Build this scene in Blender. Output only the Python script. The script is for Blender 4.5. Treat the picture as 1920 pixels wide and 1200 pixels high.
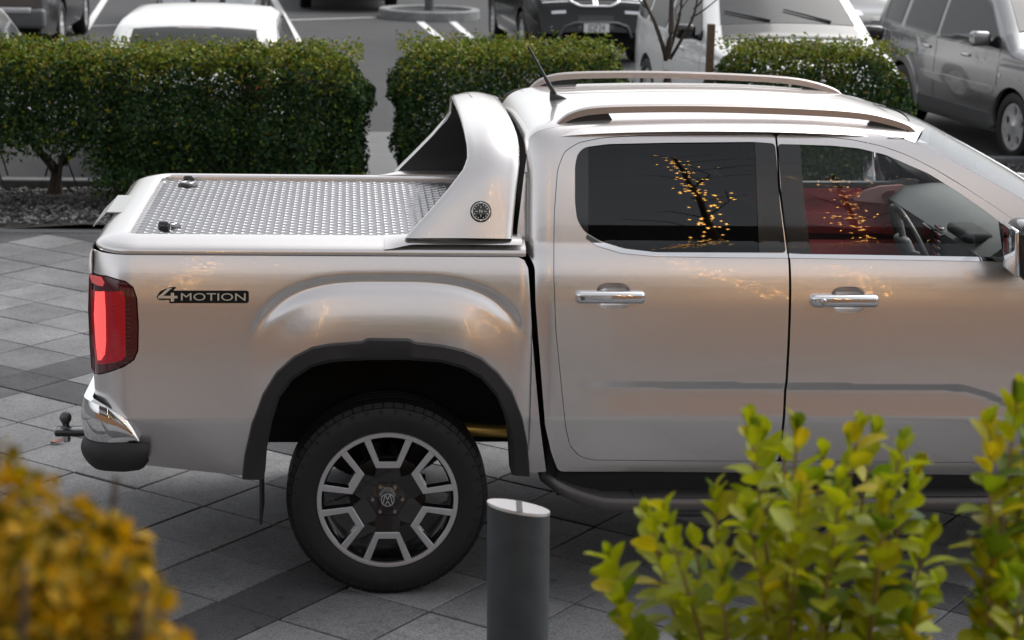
import bpy, bmesh, math, random
import numpy as np
from mathutils import Vector, Matrix
from mathutils.geometry import delaunay_2d_cdt
random.seed(7); rng = np.random.default_rng(7)
scn = bpy.context.scene
for o in list(bpy.data.objects): bpy.data.objects.remove(o)
COL = scn.collection
R = math.radians

# ------------------------------------------------------------------ camera
# world frame: X = truck forward, Y = away from the photographer, Z up, origin under the rear wheel
F = 3680.0; PITCH = R(13.3); ROLL = R(1.3); H = 2.83; YAW = R(-4.9)
_fw = np.array([0, math.cos(PITCH), -math.sin(PITCH)]); _rt = np.array([1., 0, 0]); _up = np.cross(_rt, _fw)
_rt2 = math.cos(ROLL)*_rt + math.sin(ROLL)*_up; _up2 = -math.sin(ROLL)*_rt + math.cos(ROLL)*_up
_M = np.array([[math.cos(YAW), -math.sin(YAW), 0], [math.sin(YAW), math.cos(YAW), 0], [0, 0, 1.]])
RT = _M@_rt2; UP = _M@_up2; FW = _M@_fw
def ray(x, y): return FW + RT*(x-960)/F - UP*(y-600)/F
_d = ray(727, 943); C = np.array([0, .02, .385]) - _d*((.385-H)/_d[2])
def onY(x, y, Y=0.):
    d = ray(x, y); return C + d*((Y-C[1])/d[1])
def onZ(x, y, Z=0.):
    d = ray(x, y); return C + d*((Z-C[2])/d[2])
def pj(p):
    v = np.asarray(p, float)-C; z = v@FW; return 960+F*(v@RT)/z, 600-F*(v@UP)/z
cam = bpy.data.cameras.new('camera'); camo = bpy.data.objects.new('camera', cam); COL.objects.link(camo)
camo.matrix_world = Matrix(((RT[0], UP[0], -FW[0], C[0]), (RT[1], UP[1], -FW[1], C[1]), (RT[2], UP[2], -FW[2], C[2]), (0, 0, 0, 1)))
cam.sensor_width = 36; cam.lens = F*36/1920; cam.clip_start = .1; cam.clip_end = 2000
cam.dof.use_dof = True; cam.dof.focus_distance = 7.45; cam.dof.aperture_fstop = 4.8; cam.dof.aperture_blades = 7
scn.camera = camo
# ------------------------------------------------------------------ sky, sun, exposure
SUN_EL, SUN_AZ = R(50), R(58)
w = bpy.data.worlds.new('World'); scn.world = w; w.use_nodes = True
nt = w.node_tree; nt.nodes.clear()
sky = nt.nodes.new('ShaderNodeTexSky'); sky.sky_type = 'NISHITA'; sky.sun_disc = False
sky.sun_elevation = SUN_EL; sky.sun_rotation = SUN_AZ; sky.air_density = 1.0; sky.dust_density = 4.0; sky.ozone_density = 1.0
hs = nt.nodes.new('ShaderNodeHueSaturation'); hs.inputs['Saturation'].default_value = .16
bg = nt.nodes.new('ShaderNodeBackground'); bg.inputs['Strength'].default_value = .15
wo = nt.nodes.new('ShaderNodeOutputWorld')
nt.links.new(sky.outputs[0], hs.inputs['Color']); nt.links.new(hs.outputs[0], bg.inputs[0]); nt.links.new(bg.outputs[0], wo.inputs[0])
sl = bpy.data.lights.new('sun', 'SUN'); sl.energy = .6; sl.angle = R(40); sl.color = (1, .97, .93)
so = bpy.data.objects.new('sun', sl); COL.objects.link(so)
_sd = Vector((math.sin(SUN_AZ)*math.cos(SUN_EL), math.cos(SUN_AZ)*math.cos(SUN_EL), math.sin(SUN_EL)))
so.rotation_euler = _sd.to_track_quat('Z', 'Y').to_euler(); so.location = (0, 0, 30)
scn.view_settings.view_transform = 'Standard'; scn.view_settings.look = 'None'
scn.view_settings.exposure = 0.75; scn.view_settings.gamma = 1.0
scn.cycles.use_denoising = True; scn.cycles.max_bounces = 8; scn.cycles.transparent_max_bounces = 16
scn.cycles.sample_clamp_indirect = 6.0; scn.cycles.blur_glossy = .3

# ------------------------------------------------------------------ materials
MATS = {}
def mat(name, col=(.5, .5, .5), rough=.5, metal=0., coat=0., coat_rough=.03, spec=.5, noise=None, bump=None, emit=None, island=None, transl=0., objrnd=None, sheen=0.):
    """noise=(scale, amount[, detail]) varies the colour; bump=(scale, strength, distance); island/objrnd = list of colours picked at random per piece"""
    if name in MATS: return MATS[name]
    m = bpy.data.materials.new(name); m.use_nodes = True; t = m.node_tree; b = t.nodes['Principled BSDF']
    L = t.links.new; N = t.nodes.new
    b.inputs['Base Color'].default_value = (*col, 1); b.inputs['Roughness'].default_value = rough; b.inputs['Metallic'].default_value = metal
    b.inputs['Coat Weight'].default_value = coat; b.inputs['Coat Roughness'].default_value = coat_rough; b.inputs['Specular IOR Level'].default_value = spec
    csock = None
    if island or objrnd:
        src = N('ShaderNodeNewGeometry').outputs['Random Per Island'] if island else N('ShaderNodeObjectInfo').outputs['Random']
        cols = island or objrnd
        r = N('ShaderNodeValToRGB'); r.color_ramp.interpolation = 'LINEAR'
        while len(r.color_ramp.elements) < len(cols): r.color_ramp.elements.new(.5)
        for i, c in enumerate(cols):
            r.color_ramp.elements[i].position = i/(len(cols)-1); r.color_ramp.elements[i].color = (*c, 1)
        L(src, r.inputs[0]); csock = r.outputs[0]
    tc = N('ShaderNodeTexCoord')
    if noise:
        n = N('ShaderNodeTexNoise'); n.inputs['Scale'].default_value = noise[0]; n.inputs['Detail'].default_value = noise[2] if len(noise) > 2 else 6
        n.inputs['Roughness'].default_value = .65
        L(tc.outputs['Object'], n.inputs['Vector'])
        mr = N('ShaderNodeMapRange'); mr.inputs['From Min'].default_value = .3; mr.inputs['From Max'].default_value = .7
        mr.inputs['To Min'].default_value = 1-noise[1]; mr.inputs['To Max'].default_value = 1+noise[1]
        L(n.outputs['Fac'], mr.inputs['Value'])
        mx = N('ShaderNodeVectorMath'); mx.operation = 'MULTIPLY'
        if csock: L(csock, mx.inputs[0])
        else: mx.inputs[0].default_value = col
        L(mr.outputs[0], mx.inputs[1]); csock = mx.outputs[0]
    if csock: L(csock, b.inputs['Base Color'])
    if bump:
        n = N('ShaderNodeTexNoise'); n.inputs['Scale'].default_value = bump[0]; n.inputs['Detail'].default_value = 5
        L(tc.outputs['Object'], n.inputs['Vector'])
        bp = N('ShaderNodeBump'); bp.inputs['Strength'].default_value = bump[1]; bp.inputs['Distance'].default_value = bump[2]
        L(n.outputs['Fac'], bp.inputs['Height']); L(bp.outputs[0], b.inputs['Normal'])
    if emit:
        b.inputs['Emission Color'].default_value = (*emit[0], 1); b.inputs['Emission Strength'].default_value = emit[1]
    if transl:
        tr = N('ShaderNodeBsdfTranslucent'); ms = N('ShaderNodeMixShader'); ms.inputs[0].default_value = transl
        if csock: L(csock, tr.inputs[0])
        else: tr.inputs[0].default_value = (*col, 1)
        L(b.outputs[0], ms.inputs[1]); L(tr.outputs[0], ms.inputs[2]); L(ms.outputs[0], t.nodes['Material Output'].inputs['Surface'])
    MATS[name] = m; return m
def glass(name, tint, refl=1.5):
    if name in MATS: return MATS[name]
    m = bpy.data.materials.new(name); m.use_nodes = True; t = m.node_tree; t.nodes.clear(); N = t.nodes.new; L = t.links.new
    tr = N('ShaderNodeBsdfTransparent'); tr.inputs[0].default_value = (*tint, 1)
    gl = N('ShaderNodeBsdfGlossy'); gl.inputs['Roughness'].default_value = .01; gl.inputs['Color'].default_value = (.95, .97, 1, 1)
    fr = N('ShaderNodeFresnel'); fr.inputs[0].default_value = refl; ms = N('ShaderNodeMixShader'); out = N('ShaderNodeOutputMaterial')
    L(fr.outputs[0], ms.inputs[0]); L(tr.outputs[0], ms.inputs[1]); L(gl.outputs[0], ms.inputs[2]); L(ms.outputs[0], out.inputs[0])
    MATS[name] = m; return m

PAINT = mat('beige_silver_paint', (.75, .72, .71), .27, .88, 1., .012, noise=(900, .08, 2))
BLACKP = mat('black_plastic', (.014, .014, .015), .52, bump=(420, .15, .001))
TRIM = mat('gloss_black', (.006, .006, .007), .09, coat=.6)
DARK = mat('dark_cavity', (.006, .006, .006), .9)
CHROME = mat('chrome', (.82, .82, .83), .06, 1.)
ALU = mat('brushed_aluminium', (.62, .62, .63), .3, 1., noise=(60, .06))
RUBBER = mat('tyre_rubber', (.0055, .0055, .006), .58, noise=(25, .35), bump=(300, .2, .001))
CLEAR = glass('clear_side_glass', (.97, .985, .98), 1.38); TINT = glass('privacy_glass', (.10, .10, .105))
WSCR = glass('windscreen_glass', (.94, .96, .95), 1.4)

# ------------------------------------------------------------------ object helpers
def tag(o, label=None, cat=None, group=None, kind=None):
    if label: o['label'] = label
    if cat: o['category'] = cat
    if group: o['group'] = group
    if kind: o['kind'] = kind
    return o
def empty(name, loc=(0, 0, 0), rz=0., parent=None):
    o = bpy.data.objects.new(name, None); COL.objects.link(o); o.location = loc; o.rotation_euler = (0, 0, rz)
    if parent: o.parent = parent
    o.empty_display_size = .1
    return o
def link(name, me, m=None, parent=None, kind=None):
    o = bpy.data.objects.new(name, me); COL.objects.link(o)
    if m: me.materials.append(m)
    if parent: o.parent = parent
    if kind: o['kind'] = kind
    return o
class MB:
    def __init__(s): s.v = []; s.f = []
    def add(s, vs, fs):
        n = len(s.v); s.v += [tuple(map(float, p)) for p in vs]; s.f += [tuple(i+n for i in f) for f in fs]; return s
    def box(s, x0, x1, y0, y1, z0, z1):
        return s.add([(x0, y0, z0), (x1, y0, z0), (x1, y1, z0), (x0, y1, z0), (x0, y0, z1), (x1, y0, z1), (x1, y1, z1), (x0, y1, z1)],
                     [(0, 3, 2, 1), (4, 5, 6, 7), (0, 1, 5, 4), (1, 2, 6, 5), (2, 3, 7, 6), (3, 0, 4, 7)])
    def rbox(s, x0, x1, y0, y1, z0, z1, r=.01, seg=3):
        bm = bmesh.new(); bmesh.ops.create_cube(bm, size=1)
        for v in bm.verts: v.co = Vector(((x0+x1)/2+v.co.x*(x1-x0), (y0+y1)/2+v.co.y*(y1-y0), (z0+z1)/2+v.co.z*(z1-z0)))
        bmesh.ops.bevel(bm, geom=bm.edges[:], offset=r, segments=seg, profile=.5, affect='EDGES')
        return s.bm(bm)
    def bm(s, bm):
        bm.verts.index_update(); s.add([v.co for v in bm.verts], [[v.index for v in f.verts] for f in bm.faces]); bm.free(); return s
    def tube(s, pts, rad, seg=8, cap=True, flat=None):
        pts = [Vector(p) for p in pts]; n = len(pts); rad = rad if hasattr(rad, '__len__') else [rad]*n
        vs = []; up = Vector((0, 0, 1))
        for i, p in enumerate(pts):
            t = (pts[min(i+1, n-1)]-pts[max(i-1, 0)]).normalized()
            a = t.cross(up)
            if a.length < 1e-3: a = t.cross(Vector((0, 1, 0)))
            a.normalize(); b = a.cross(t)
            for k in range(seg):
                q = 2*math.pi*k/seg; vs.append(p+a*math.cos(q)*rad[i]*(flat or 1)+b*math.sin(q)*rad[i])
        fs = [(i*seg+k, i*seg+(k+1) % seg, (i+1)*seg+(k+1) % seg, (i+1)*seg+k) for i in range(n-1) for k in range(seg)]
        if cap: fs += [tuple(range(seg))[::-1], tuple((n-1)*seg+k for k in range(seg))]
        return s.add(vs, fs)
    def lathe(s, prof, seg=48, axis='Z', c=(0, 0, 0), closed=False):
        vs = []; n = len(prof)
        for k in range(seg):
            q = 2*math.pi*k/seg; cs, sn = math.cos(q), math.sin(q)
            for r, h in prof:
                p = {'Z': (r*cs, r*sn, h), 'Y': (r*cs, h, r*sn), 'X': (h, r*cs, r*sn)}[axis]
                vs.append((p[0]+c[0], p[1]+c[1], p[2]+c[2]))
        m = n if closed else n-1
        fs = [(k*n+j, ((k+1) % seg)*n+j, ((k+1) % seg)*n+(j+1) % n, k*n+(j+1) % n) for k in range(seg) for j in range(m)]
        return s.add(vs, fs)
    def prism(s, poly, y0, y1, plane='XZ'):
        n = len(poly); P = {'XZ': lambda a, b, h: (a, h, b), 'XY': lambda a, b, h: (a, b, h), 'YZ': lambda a, b, h: (h, a, b)}[plane]
        vs = [P(a, b, y0) for a, b in poly]+[P(a, b, y1) for a, b in poly]
        fs = [tuple(range(n)), tuple(range(2*n-1, n-1, -1))]+[(i, i+n, (i+1) % n+n, (i+1) % n) for i in range(n)]
        return s.add(vs, fs)
    def grid(s, P, flip=False):
        a, b = len(P), len(P[0]); vs = [p for r in P for p in r]
        fs = [(i*b+j, i*b+j+1, (i+1)*b+j+1, (i+1)*b+j) for i in range(a-1) for j in range(b-1)]
        if flip: fs = [f[::-1] for f in fs]
        return s.add(vs, fs)
    def mesh(s, name, smooth=None, fix=True):
        me = bpy.data.meshes.new(name); me.from_pydata(s.v, [], s.f)
        if fix:
            bm = bmesh.new(); bm.from_mesh(me); bmesh.ops.recalc_face_normals(bm, faces=bm.faces); bm.to_mesh(me); bm.free()
        if smooth is not None:
            me.polygons.foreach_set('use_smooth', [True]*len(me.polygons))
            if smooth < 179: me.set_sharp_from_angle(angle=R(smooth))
        me.update(); return me
    def build(s, name, m, parent=None, smooth=None, kind=None, fix=True):
        return link(name, s.mesh(name, smooth, fix), m, parent, kind)
def text_mesh(txt, size, depth=.001, width=1.):
    cu = bpy.data.curves.new('t', 'FONT'); cu.body = txt; cu.size = size; cu.extrude = depth; cu.align_x = 'CENTER'; cu.align_y = 'CENTER'; cu.resolution_u = 3
    o = bpy.data.objects.new('t', cu); COL.objects.link(o)
    bpy.context.view_layer.update()
    me = bpy.data.meshes.new_from_object(o.evaluated_get(bpy.context.evaluated_depsgraph_get()))
    bpy.data.objects.remove(o); bpy.data.curves.remove(cu)
    for v in me.vertices: v.co.x *= width
    return me
def spline(pts, n):
    """Catmull-Rom through pts resampled to n points"""
    P = np.array(pts, float); d = np.r_[0, np.cumsum(np.linalg.norm(np.diff(P, axis=0), axis=1))]
    t = np.linspace(0, d[-1], n); out = []
    Q = np.vstack([2*P[0]-P[1], P, 2*P[-1]-P[-2]])
    for x in t:
        i = min(np.searchsorted(d, x, 'right')-1, len(P)-2); u = (x-d[i])/(d[i+1]-d[i])
        a, b, c, e = Q[i:i+4]
        out.append(.5*((2*b)+(c-a)*u+(2*a-5*b+4*c-e)*u*u+(3*b-a-3*c+e)*u**3))
    return np.array(out)
def ss(a, b, x): t = np.clip((x-a)/(b-a), 0, 1); return t*t*(3-2*t)
# ---- sheets cut from a height field  Y = g(X, Z), with the true surface normals
def pip(poly, pts):
    x, y = pts[:, 0], pts[:, 1]; ins = np.zeros(len(pts), bool); n = len(poly)
    for i in range(n):
        x1, y1 = poly[i]; x2, y2 = poly[(i+1) % n]
        c = ((y1 > y) != (y2 > y))
        with np.errstate(divide='ignore', invalid='ignore'): xi = (x2-x1)*(y-y1)/(y2-y1)+x1
        ins ^= c & (x < xi)
    return ins
def resample(poly, step):
    out = []
    n = len(poly)
    for i in range(n):
        a, b = np.array(poly[i]), np.array(poly[(i+1) % n]); k = max(1, int(np.linalg.norm(b-a)/step))
        out += [a+(b-a)*j/k for j in range(k)]
    return np.array(out)
def offset_poly(poly, d):
    P = np.array(poly, float); A = .5*np.sum(P[:, 0]*np.roll(P[:, 1], -1)-np.roll(P[:, 0], -1)*P[:, 1]); sg = 1 if A > 0 else -1
    e = np.roll(P, -1, 0)-P; e /= np.linalg.norm(e, axis=1)[:, None]+1e-12
    nrm = np.c_[e[:, 1], -e[:, 0]]*sg; m = nrm+np.roll(nrm, 1, 0); m /= np.linalg.norm(m, axis=1)[:, None]+1e-12
    k = np.clip(1/np.maximum((m*nrm).sum(1), .35), 1, 2)
    return P+m*(d*k)[:, None]
def rround(poly, r, seg=4):
    """round the corners of a polygon"""
    P = [np.array(p, float) for p in poly]; out = []; n = len(P)
    for i in range(n):
        a, b, c = P[i-1], P[i], P[(i+1) % n]; la, lc = np.linalg.norm(a-b), np.linalg.norm(c-b); k = min(r, .45*la, .45*lc)
        p, q = b+(a-b)/la*k, b+(c-b)/lc*k
        for j in range(seg+1):
            t = j/seg; out.append((1-t)**2*p+2*t*(1-t)*b+t*t*q)
    return np.array(out)
def sheet(name, outline, g, m, parent=None, holes=(), sx=.03, sz=.01, flange=.018, edge=.02, mirror=None, kind=None, fm=None):
    """swap=False: outline is (X,Z), surface Y=g(X,Z) facing -Y.  mirror=W also links the mirrored twin at Y -> W-Y."""
    polys = [resample(outline, edge)]+[resample(h, edge) for h in holes]
    pts = []; edges = []
    for P in polys:
        b = len(pts); pts += [tuple(p) for p in P]; edges += [(b+i, b+(i+1) % len(P)) for i in range(len(P))]
    O = np.array(polys[0]); x0, z0 = O.min(0); x1, z1 = O.max(0)
    gx = np.arange(x0+sx*.5, x1, sx); gz = np.arange(z0+sz*.5, z1, sz)
    G = np.array([(a, b) for a in gx for b in gz]) if len(gx) and len(gz) else np.zeros((0, 2))
    if len(G):
        k = pip(offset_poly(polys[0], -min(sx, sz)*.35), G)
        for Hh in polys[1:]: k &= ~pip(offset_poly(Hh, min(sx, sz)*.35), G)
        pts += [tuple(p) for p in G[k]]
    r = delaunay_2d_cdt([Vector(p) for p in pts], edges, [], 0, 1e-6, False)
    V = np.array([tuple(v) for v in r[0]]); T = np.array([tuple(f) for f in r[2]])
    cen = V[T].mean(1); k = pip(polys[0], cen)
    for Hh in polys[1:]: k &= ~pip(Hh, cen)
    T = T[k]
    e = 1e-4
    def ev(P): return np.array(g(P[:, 0], P[:, 1]), float)*np.ones(len(P))
    Y = ev(V); gxx = (ev(V+[e, 0])-ev(V-[e, 0]))/(2*e); gzz = (ev(V+[0, e])-ev(V-[0, e]))/(2*e)
    Nn = np.c_[gxx, -np.ones(len(V)), gzz]; Nn /= np.linalg.norm(Nn, axis=1)[:, None]
    P3 = np.c_[V[:, 0], Y, V[:, 1]]
    # winding: want normal toward -Y
    a, b, c = V[T[:, 0]], V[T[:, 1]], V[T[:, 2]]
    ar = (b[:, 0]-a[:, 0])*(c[:, 1]-a[:, 1])-(b[:, 1]-a[:, 1])*(c[:, 0]-a[:, 0])
    T[ar < 0] = T[ar < 0][:, ::-1]       # ccw in XZ seen from -Y  -> normal -Y
    verts = [P3]; norms = [Nn]; faces = [tuple(t) for t in T]; base = len(P3); nface = len(faces)
    if flange:
        for idx, P in enumerate(polys):
            n = len(P); y = ev(P); A = .5*np.sum(P[:, 0]*np.roll(P[:, 1], -1)-np.roll(P[:, 0], -1)*P[:, 1])
            d = np.roll(P, -1, 0)-np.roll(P, 1, 0); d /= np.linalg.norm(d, axis=1)[:, None]+1e-12
            o2 = np.c_[d[:, 1], -d[:, 0]]*(1 if A > 0 else -1)*(1 if idx == 0 else -1)
            f0 = np.c_[P[:, 0], y, P[:, 1]]; f1 = np.c_[P[:, 0]-o2[:, 0]*.002, y+flange, P[:, 1]-o2[:, 1]*.002]
            nn = np.c_[o2[:, 0], np.full(n, -.25), o2[:, 1]]; nn /= np.linalg.norm(nn, axis=1)[:, None]
            verts += [f0, f1]; norms += [nn, nn]
            q = [(base+i, base+(i+1) % n, base+n+(i+1) % n, base+n+i) for i in range(n)]
            gn = np.cross(f0[1 % n]-f0[0], f1[0]-f0[0])
            if gn@nn[0] < 0: q = [t[::-1] for t in q]
            faces += q; base += 2*n
    Vt = np.vstack(verts); Nt = np.vstack(norms)
    def mk(Vt, Nt, faces):
        me = bpy.data.meshes.new(name); me.from_pydata(Vt.tolist(), [], faces)
        me.polygons.foreach_set('use_smooth', [True]*len(me.polygons)); me.update()
        me.normals_split_custom_set_from_vertices(Nt.tolist())
        if fm:
            me.materials.append(m); me.materials.append(fm); me.polygons.foreach_set('material_index', [0]*nface+[1]*(len(faces)-nface))
        return me
    m_arg = None if fm else m
    o = link(name, mk(Vt, Nt, faces), m_arg, parent, kind)
    if mirror is not None:
        V2 = Vt*[1, -1, 1]+[0, mirror, 0]; N2 = Nt*[1, -1, 1]
        o2 = link(name, mk(V2, N2, [f[::-1] for f in faces]), m_arg, parent, kind); return o, o2
    return o
def copy_tree(o, parent=None):
    c = o.copy(); COL.objects.link(c); c.parent = parent
    for ch in list(o.children): copy_tree(ch, c)
    return c

# ================================================================== the pickup truck
W = 1.74                                   # the far side is the near side mirrored at Y -> W - Y
_zz = np.linspace(.2, 2.0, 1801)
def profile(zs, th):
    sl_ = np.tan(np.radians(np.interp(_zz, zs, th))); y = np.cumsum(sl_)*(_zz[1]-_zz[0]); return y-np.interp(1.0, _zz, y)
_lower = profile([.2, .50, .56, .70, .722, .74, .86, 1.0, 1.16, 1.235, 1.29, 1.335, 1.372, 1.385, 1.41, 1.60, 1.72, 1.78, 1.81, 1.84, 2.0],
                 [-17, -15, -13, -12, -10, 1.5, 1.0, 1.5, 3.5, 8.5, 15, 20, 24, 22, 13, 15.5, 19, 27, 42, 60, 75])
def base(X, Z): return np.interp(Z, _zz, _lower)
def g_cab(X, Z):
    X = np.asarray(X, float); Z = np.asarray(Z, float)
    y = base(X, Z)
    # pressed character line along the doors
    A = ss(.70, .98, X); Zb = .882-.010*(X-.7)-ss(2.20, 2.62, X)*.12
    d = Zb-Z; y = y+A*(.0140*np.clip(d/.031, 0, 1)-.0065*ss(.028, .165, d))
    # rear corner of the cab rolls inwards
    t = np.clip((.64-X)/.13, 0, .97); y = y+.07*(1-np.sqrt(1-t*t))
    return y
def g_bed(X, Z):
    X = np.asarray(X, float); Z = np.asarray(Z, float)
    y = base(X, Z)
    r = ((np.abs(X)/.60)**3.4+(np.clip(Z-.38, 0, 9)/.878)**3.4)**(1/3.4); q = r-1
    up = ss(.62, 1.02, Z)*(1-ss(.26, .58, np.abs(X)))
    y = y-up*.036*np.where(q < 0, 1-np.exp(-(np.minimum(q, 0)/.13)**2), 0)
    m = ss(.98, 1.16, Z)*(1-ss(.38, .57, np.abs(X)))
    y = y+m*.0155*np.where(q > 0, np.exp(-(q/.023)**2), np.exp(-(q/.030)**2))
    t = np.clip((-.96-X)/.165, 0, .965); y = y+.165*(1-np.sqrt(1-t*t))
    t = np.clip((X-.49)/.06, 0, .95); y = y+.03*(1-np.sqrt(1-t*t))
    return y
def S(px, g):
    out = []
    for x, y in px:
        Y = 0.05
        for _ in range(40):
            p = onY(x, y, Y); Y = .6*Y+.4*float(g(p[0], p[2]))
        out.append((p[0], p[2]))
    return np.array(out)
truck = empty('pickup_truck')
tag(truck, 'silver beige double cab pickup truck with sports bar and lit red tail light', 'pickup truck')

# ---- bed side
flare_out = [(454.5, 892), (459, 852), (472, 794), (492, 739), (517.5, 697), (550, 668), (585, 650), (621, 643.6), (679, 639.4), (689, 633.6), (766, 634.5), (779, 641), (827.5, 646), (869, 655), (902, 669), (934, 697), (960, 732), (979, 781), (989, 832), (992, 887)]
flare_in = [(495, 892), (498, 852), (509, 794), (524, 745), (550, 710), (585, 687), (621, 677.5), (652, 675), (682, 673.6), (690, 673), (763, 673), (780, 674), (827.5, 677.5), (869, 689), (902, 708), (931, 742), (947, 781), (954, 812), (956.6, 832.5), (959, 887)]
lamp_px = [(167, 513), (200, 519), (234, 529), (248, 540), (255, 560), (258, 610), (257, 657), (250, 673), (232, 685), (177, 700), (171, 690), (168, 650), (165, 580)]
bed_px = [(166, 482), (500, 480), (972, 480), (983, 488), (990, 503), (993, 543), (998, 633), (1005, 717), (1012, 793), (1018, 840), (1024, 884)] + flare_out[::-1] + \
         [(360, 882), (272, 872), (240, 815), (215, 785), (186, 772), (178, 740), (177, 702), (233, 688), (252, 675), (259.5, 658), (260.5, 610), (257.5, 559), (250, 538), (235, 526.5), (200, 516.5), (165, 510), (162.5, 495)]
bedp = S(bed_px, g_bed); bedp[:3, 1] = 1.3515; bedp[-1] = (-1.128, 1.335); bedp[0, 0] = -1.12
sheet('bed_side', bedp, g_bed, PAINT, truck, sx=.011, sz=.0075, mirror=W)
# dark arch flare
fo, fi = S(flare_out, g_bed), S(flare_in, g_bed)
for mir in (0, 1):
    P = []
    for a, b in zip(fo, fi):
        y = float(g_bed(a[0], max(a[1], .6)))
        row = [(a[0], y+.012, a[1]), (a[0], y-.010, a[1]), (*(a*.93+b*.07)[:1], y-.020, (a*.93+b*.07)[1]), (*(a*.2+b*.8)[:1], y-.026, (a*.2+b*.8)[1]), (b[0], y-.018, b[1]), (b[0]*.995, y+.10, b[1])]
        P.append([(p[0], W-p[1], p[2]) if mir else p for p in row])
    MB().grid(P).build('wheel_arch_flare', BLACKP, truck, smooth=35)
# ---- tail lamp
RED = mat('tail_lens_red', (.30, .003, .010), .12, coat=.7, emit=((1, .006, .03), .045)); DRED = mat('tail_lens_dark_red', (.07, .003, .008), .1, coat=1.)
LBAR = mat('tail_light_bar', (.8, .12, .12), .25, emit=((1., .10, .09), .48))
def g_lamp(d): return lambda X, Z: g_bed(X, Z)+d
for mir in (0, 1):
    m_ = W if mir else None
    def one(name, px, d, m, par, **k):
        r = sheet(name, S(px, g_lamp(d)), g_lamp(d), m, par, mirror=m_, **k)
        if mir: bpy.data.objects.remove(r[0]); return r[1]
        return r
    lamp = one('tail_light', lamp_px, -.004, DRED, truck, flange=.03, sx=.012, sz=.012)
    one('lens', rround([(170, 543), (231, 545), (235, 560), (236, 668), (228, 676), (181, 683), (174, 640)], .012), -.007, RED, lamp, flange=.004, sx=.012, sz=.012)
    one('light_bar', [(178, 546), (196, 546), (198, 580), (199, 640), (197, 664), (190, 675), (183, 676), (179, 640), (176, 590)], -.010, LBAR, lamp, flange=.004, sx=.01, sz=.012)
    one('reflector_top', [(167, 514), (190, 519), (196, 530), (193, 537), (172, 530)], -.008, mat('tail_lens_pink', (.75, .10, .10), .1, coat=1., emit=((1, .12, .12), .12)), lamp, flange=.004, sx=.01, sz=.01)
    cv = MB()
    for k in range(14):
        z = 1.17-k*.017; x0, x1 = -1.035, -.965
        yy = [float(g_bed(a, z))-.0085 for a in (x0, x1)]; yy = [W-q for q in yy] if mir else yy
        cv.tube([(x0, yy[0], z), (x1, yy[1], z)], .0012, 4)
    cv.build('lens_rib', DRED, lamp)
# ---- rail cap round the tub, swept in plan
def upath(xf, xr, y0, rad, n=10):
    p = [(xf, y0), (xf*.5+xr*.5, y0), (xr+rad, y0)]
    p += [(xr+rad-rad*math.sin(q), y0+rad-rad*math.cos(q)) for q in np.linspace(0, math.pi/2, n)[1:]]
    half = p+[(xr, W/2)]
    return half+[(x, W-y) for x, y in half[::-1][1:]]
def sweep(path, prof, name, m, parent, zf=None, smooth=40, cap=False):
    """prof = (inward offset, z) pairs; path is followed with the inside on its right hand"""
    P = []; n = len(path); A = np.array(path)
    for i in range(n):
        t = A[min(i+1, n-1)]-A[max(i-1, 0)]; t /= np.linalg.norm(t); nrm = np.array([-t[1], t[0]])*-1
        if i == 0 or i == n-1: nrm = np.array([0, 1.]) if i == 0 else np.array([0, -1.])
        P.append([(A[i][0]+nrm[0]*a, A[i][1]+nrm[1]*a, zf(A[i], z) if zf else z) for a, z in prof])
    return MB().grid(P).build(name, m, parent, smooth=smooth)
railprof = [(.03, 1.354), (-.002, 1.354), (-.006, 1.357), (-.0066, 1.362), (-.005, 1.374), (.001, 1.380), (.010, 1.387), (.022, 1.393), (.055, 1.404), (.095, 1.411), (.112, 1.4115), (.121, 1.408), (.124, 1.400), (.125, 1.375)]
yr = float(base(0, 1.352))
sweep(upath(.515, -1.105, yr, .17, 14), railprof, 'bed_rail_cap', PAINT, truck, smooth=60)
# tailgate under the cap
tgp = upath(.515, -1.115, yr, .17, 14)
MB().grid([[(-1.112-.018*math.sin(v*math.pi)*(.5+.5*math.sin(u*math.pi)), .12+u*(W-.24), .64+v*.735) for v in np.linspace(0, 1, 16)] for u in np.linspace(0, 1, 24)]).build('tailgate', PAINT, truck, smooth=180)
# ---- checker plate lid with latches
LIDZ = 1.383
LIDM = mat('checker_plate', (.34, .34, .35), .26, .85, noise=(30, .08))
lid = MB().rbox(-.985, .50, .128, W-.128, LIDZ-.02, LIDZ, .004, 2).build('tonneau_lid', LIDM, truck, smooth=40)
lf = MB(); lx0, lx1 = -.972, .40
for j in range(int((W-.30)/.030)):
    for i in range(int((lx1-lx0)/.062)):
        cx, cy = lx0+.02+(i+.5*(j % 2))*.062, .150+j*.030; l, h = .0275, .0125
        pts = [(-l, 0, 0), (-l*.4, -h, 0), (l*.4, -h, 0), (l, 0, 0), (l*.4, h, 0), (-l*.4, h, 0), (-l*.45, 0, .0048), (l*.45, 0, .0048)]
        lf.add([(cx+p, cy+q, LIDZ+.0003+z) for p, q, z in pts], [(0, 1, 6), (1, 2, 7, 6), (2, 3, 7), (3, 4, 7), (4, 5, 6, 7), (5, 0, 6)])
lf.build('tread_lozenge', LIDM, lid, kind='stuff')
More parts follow.
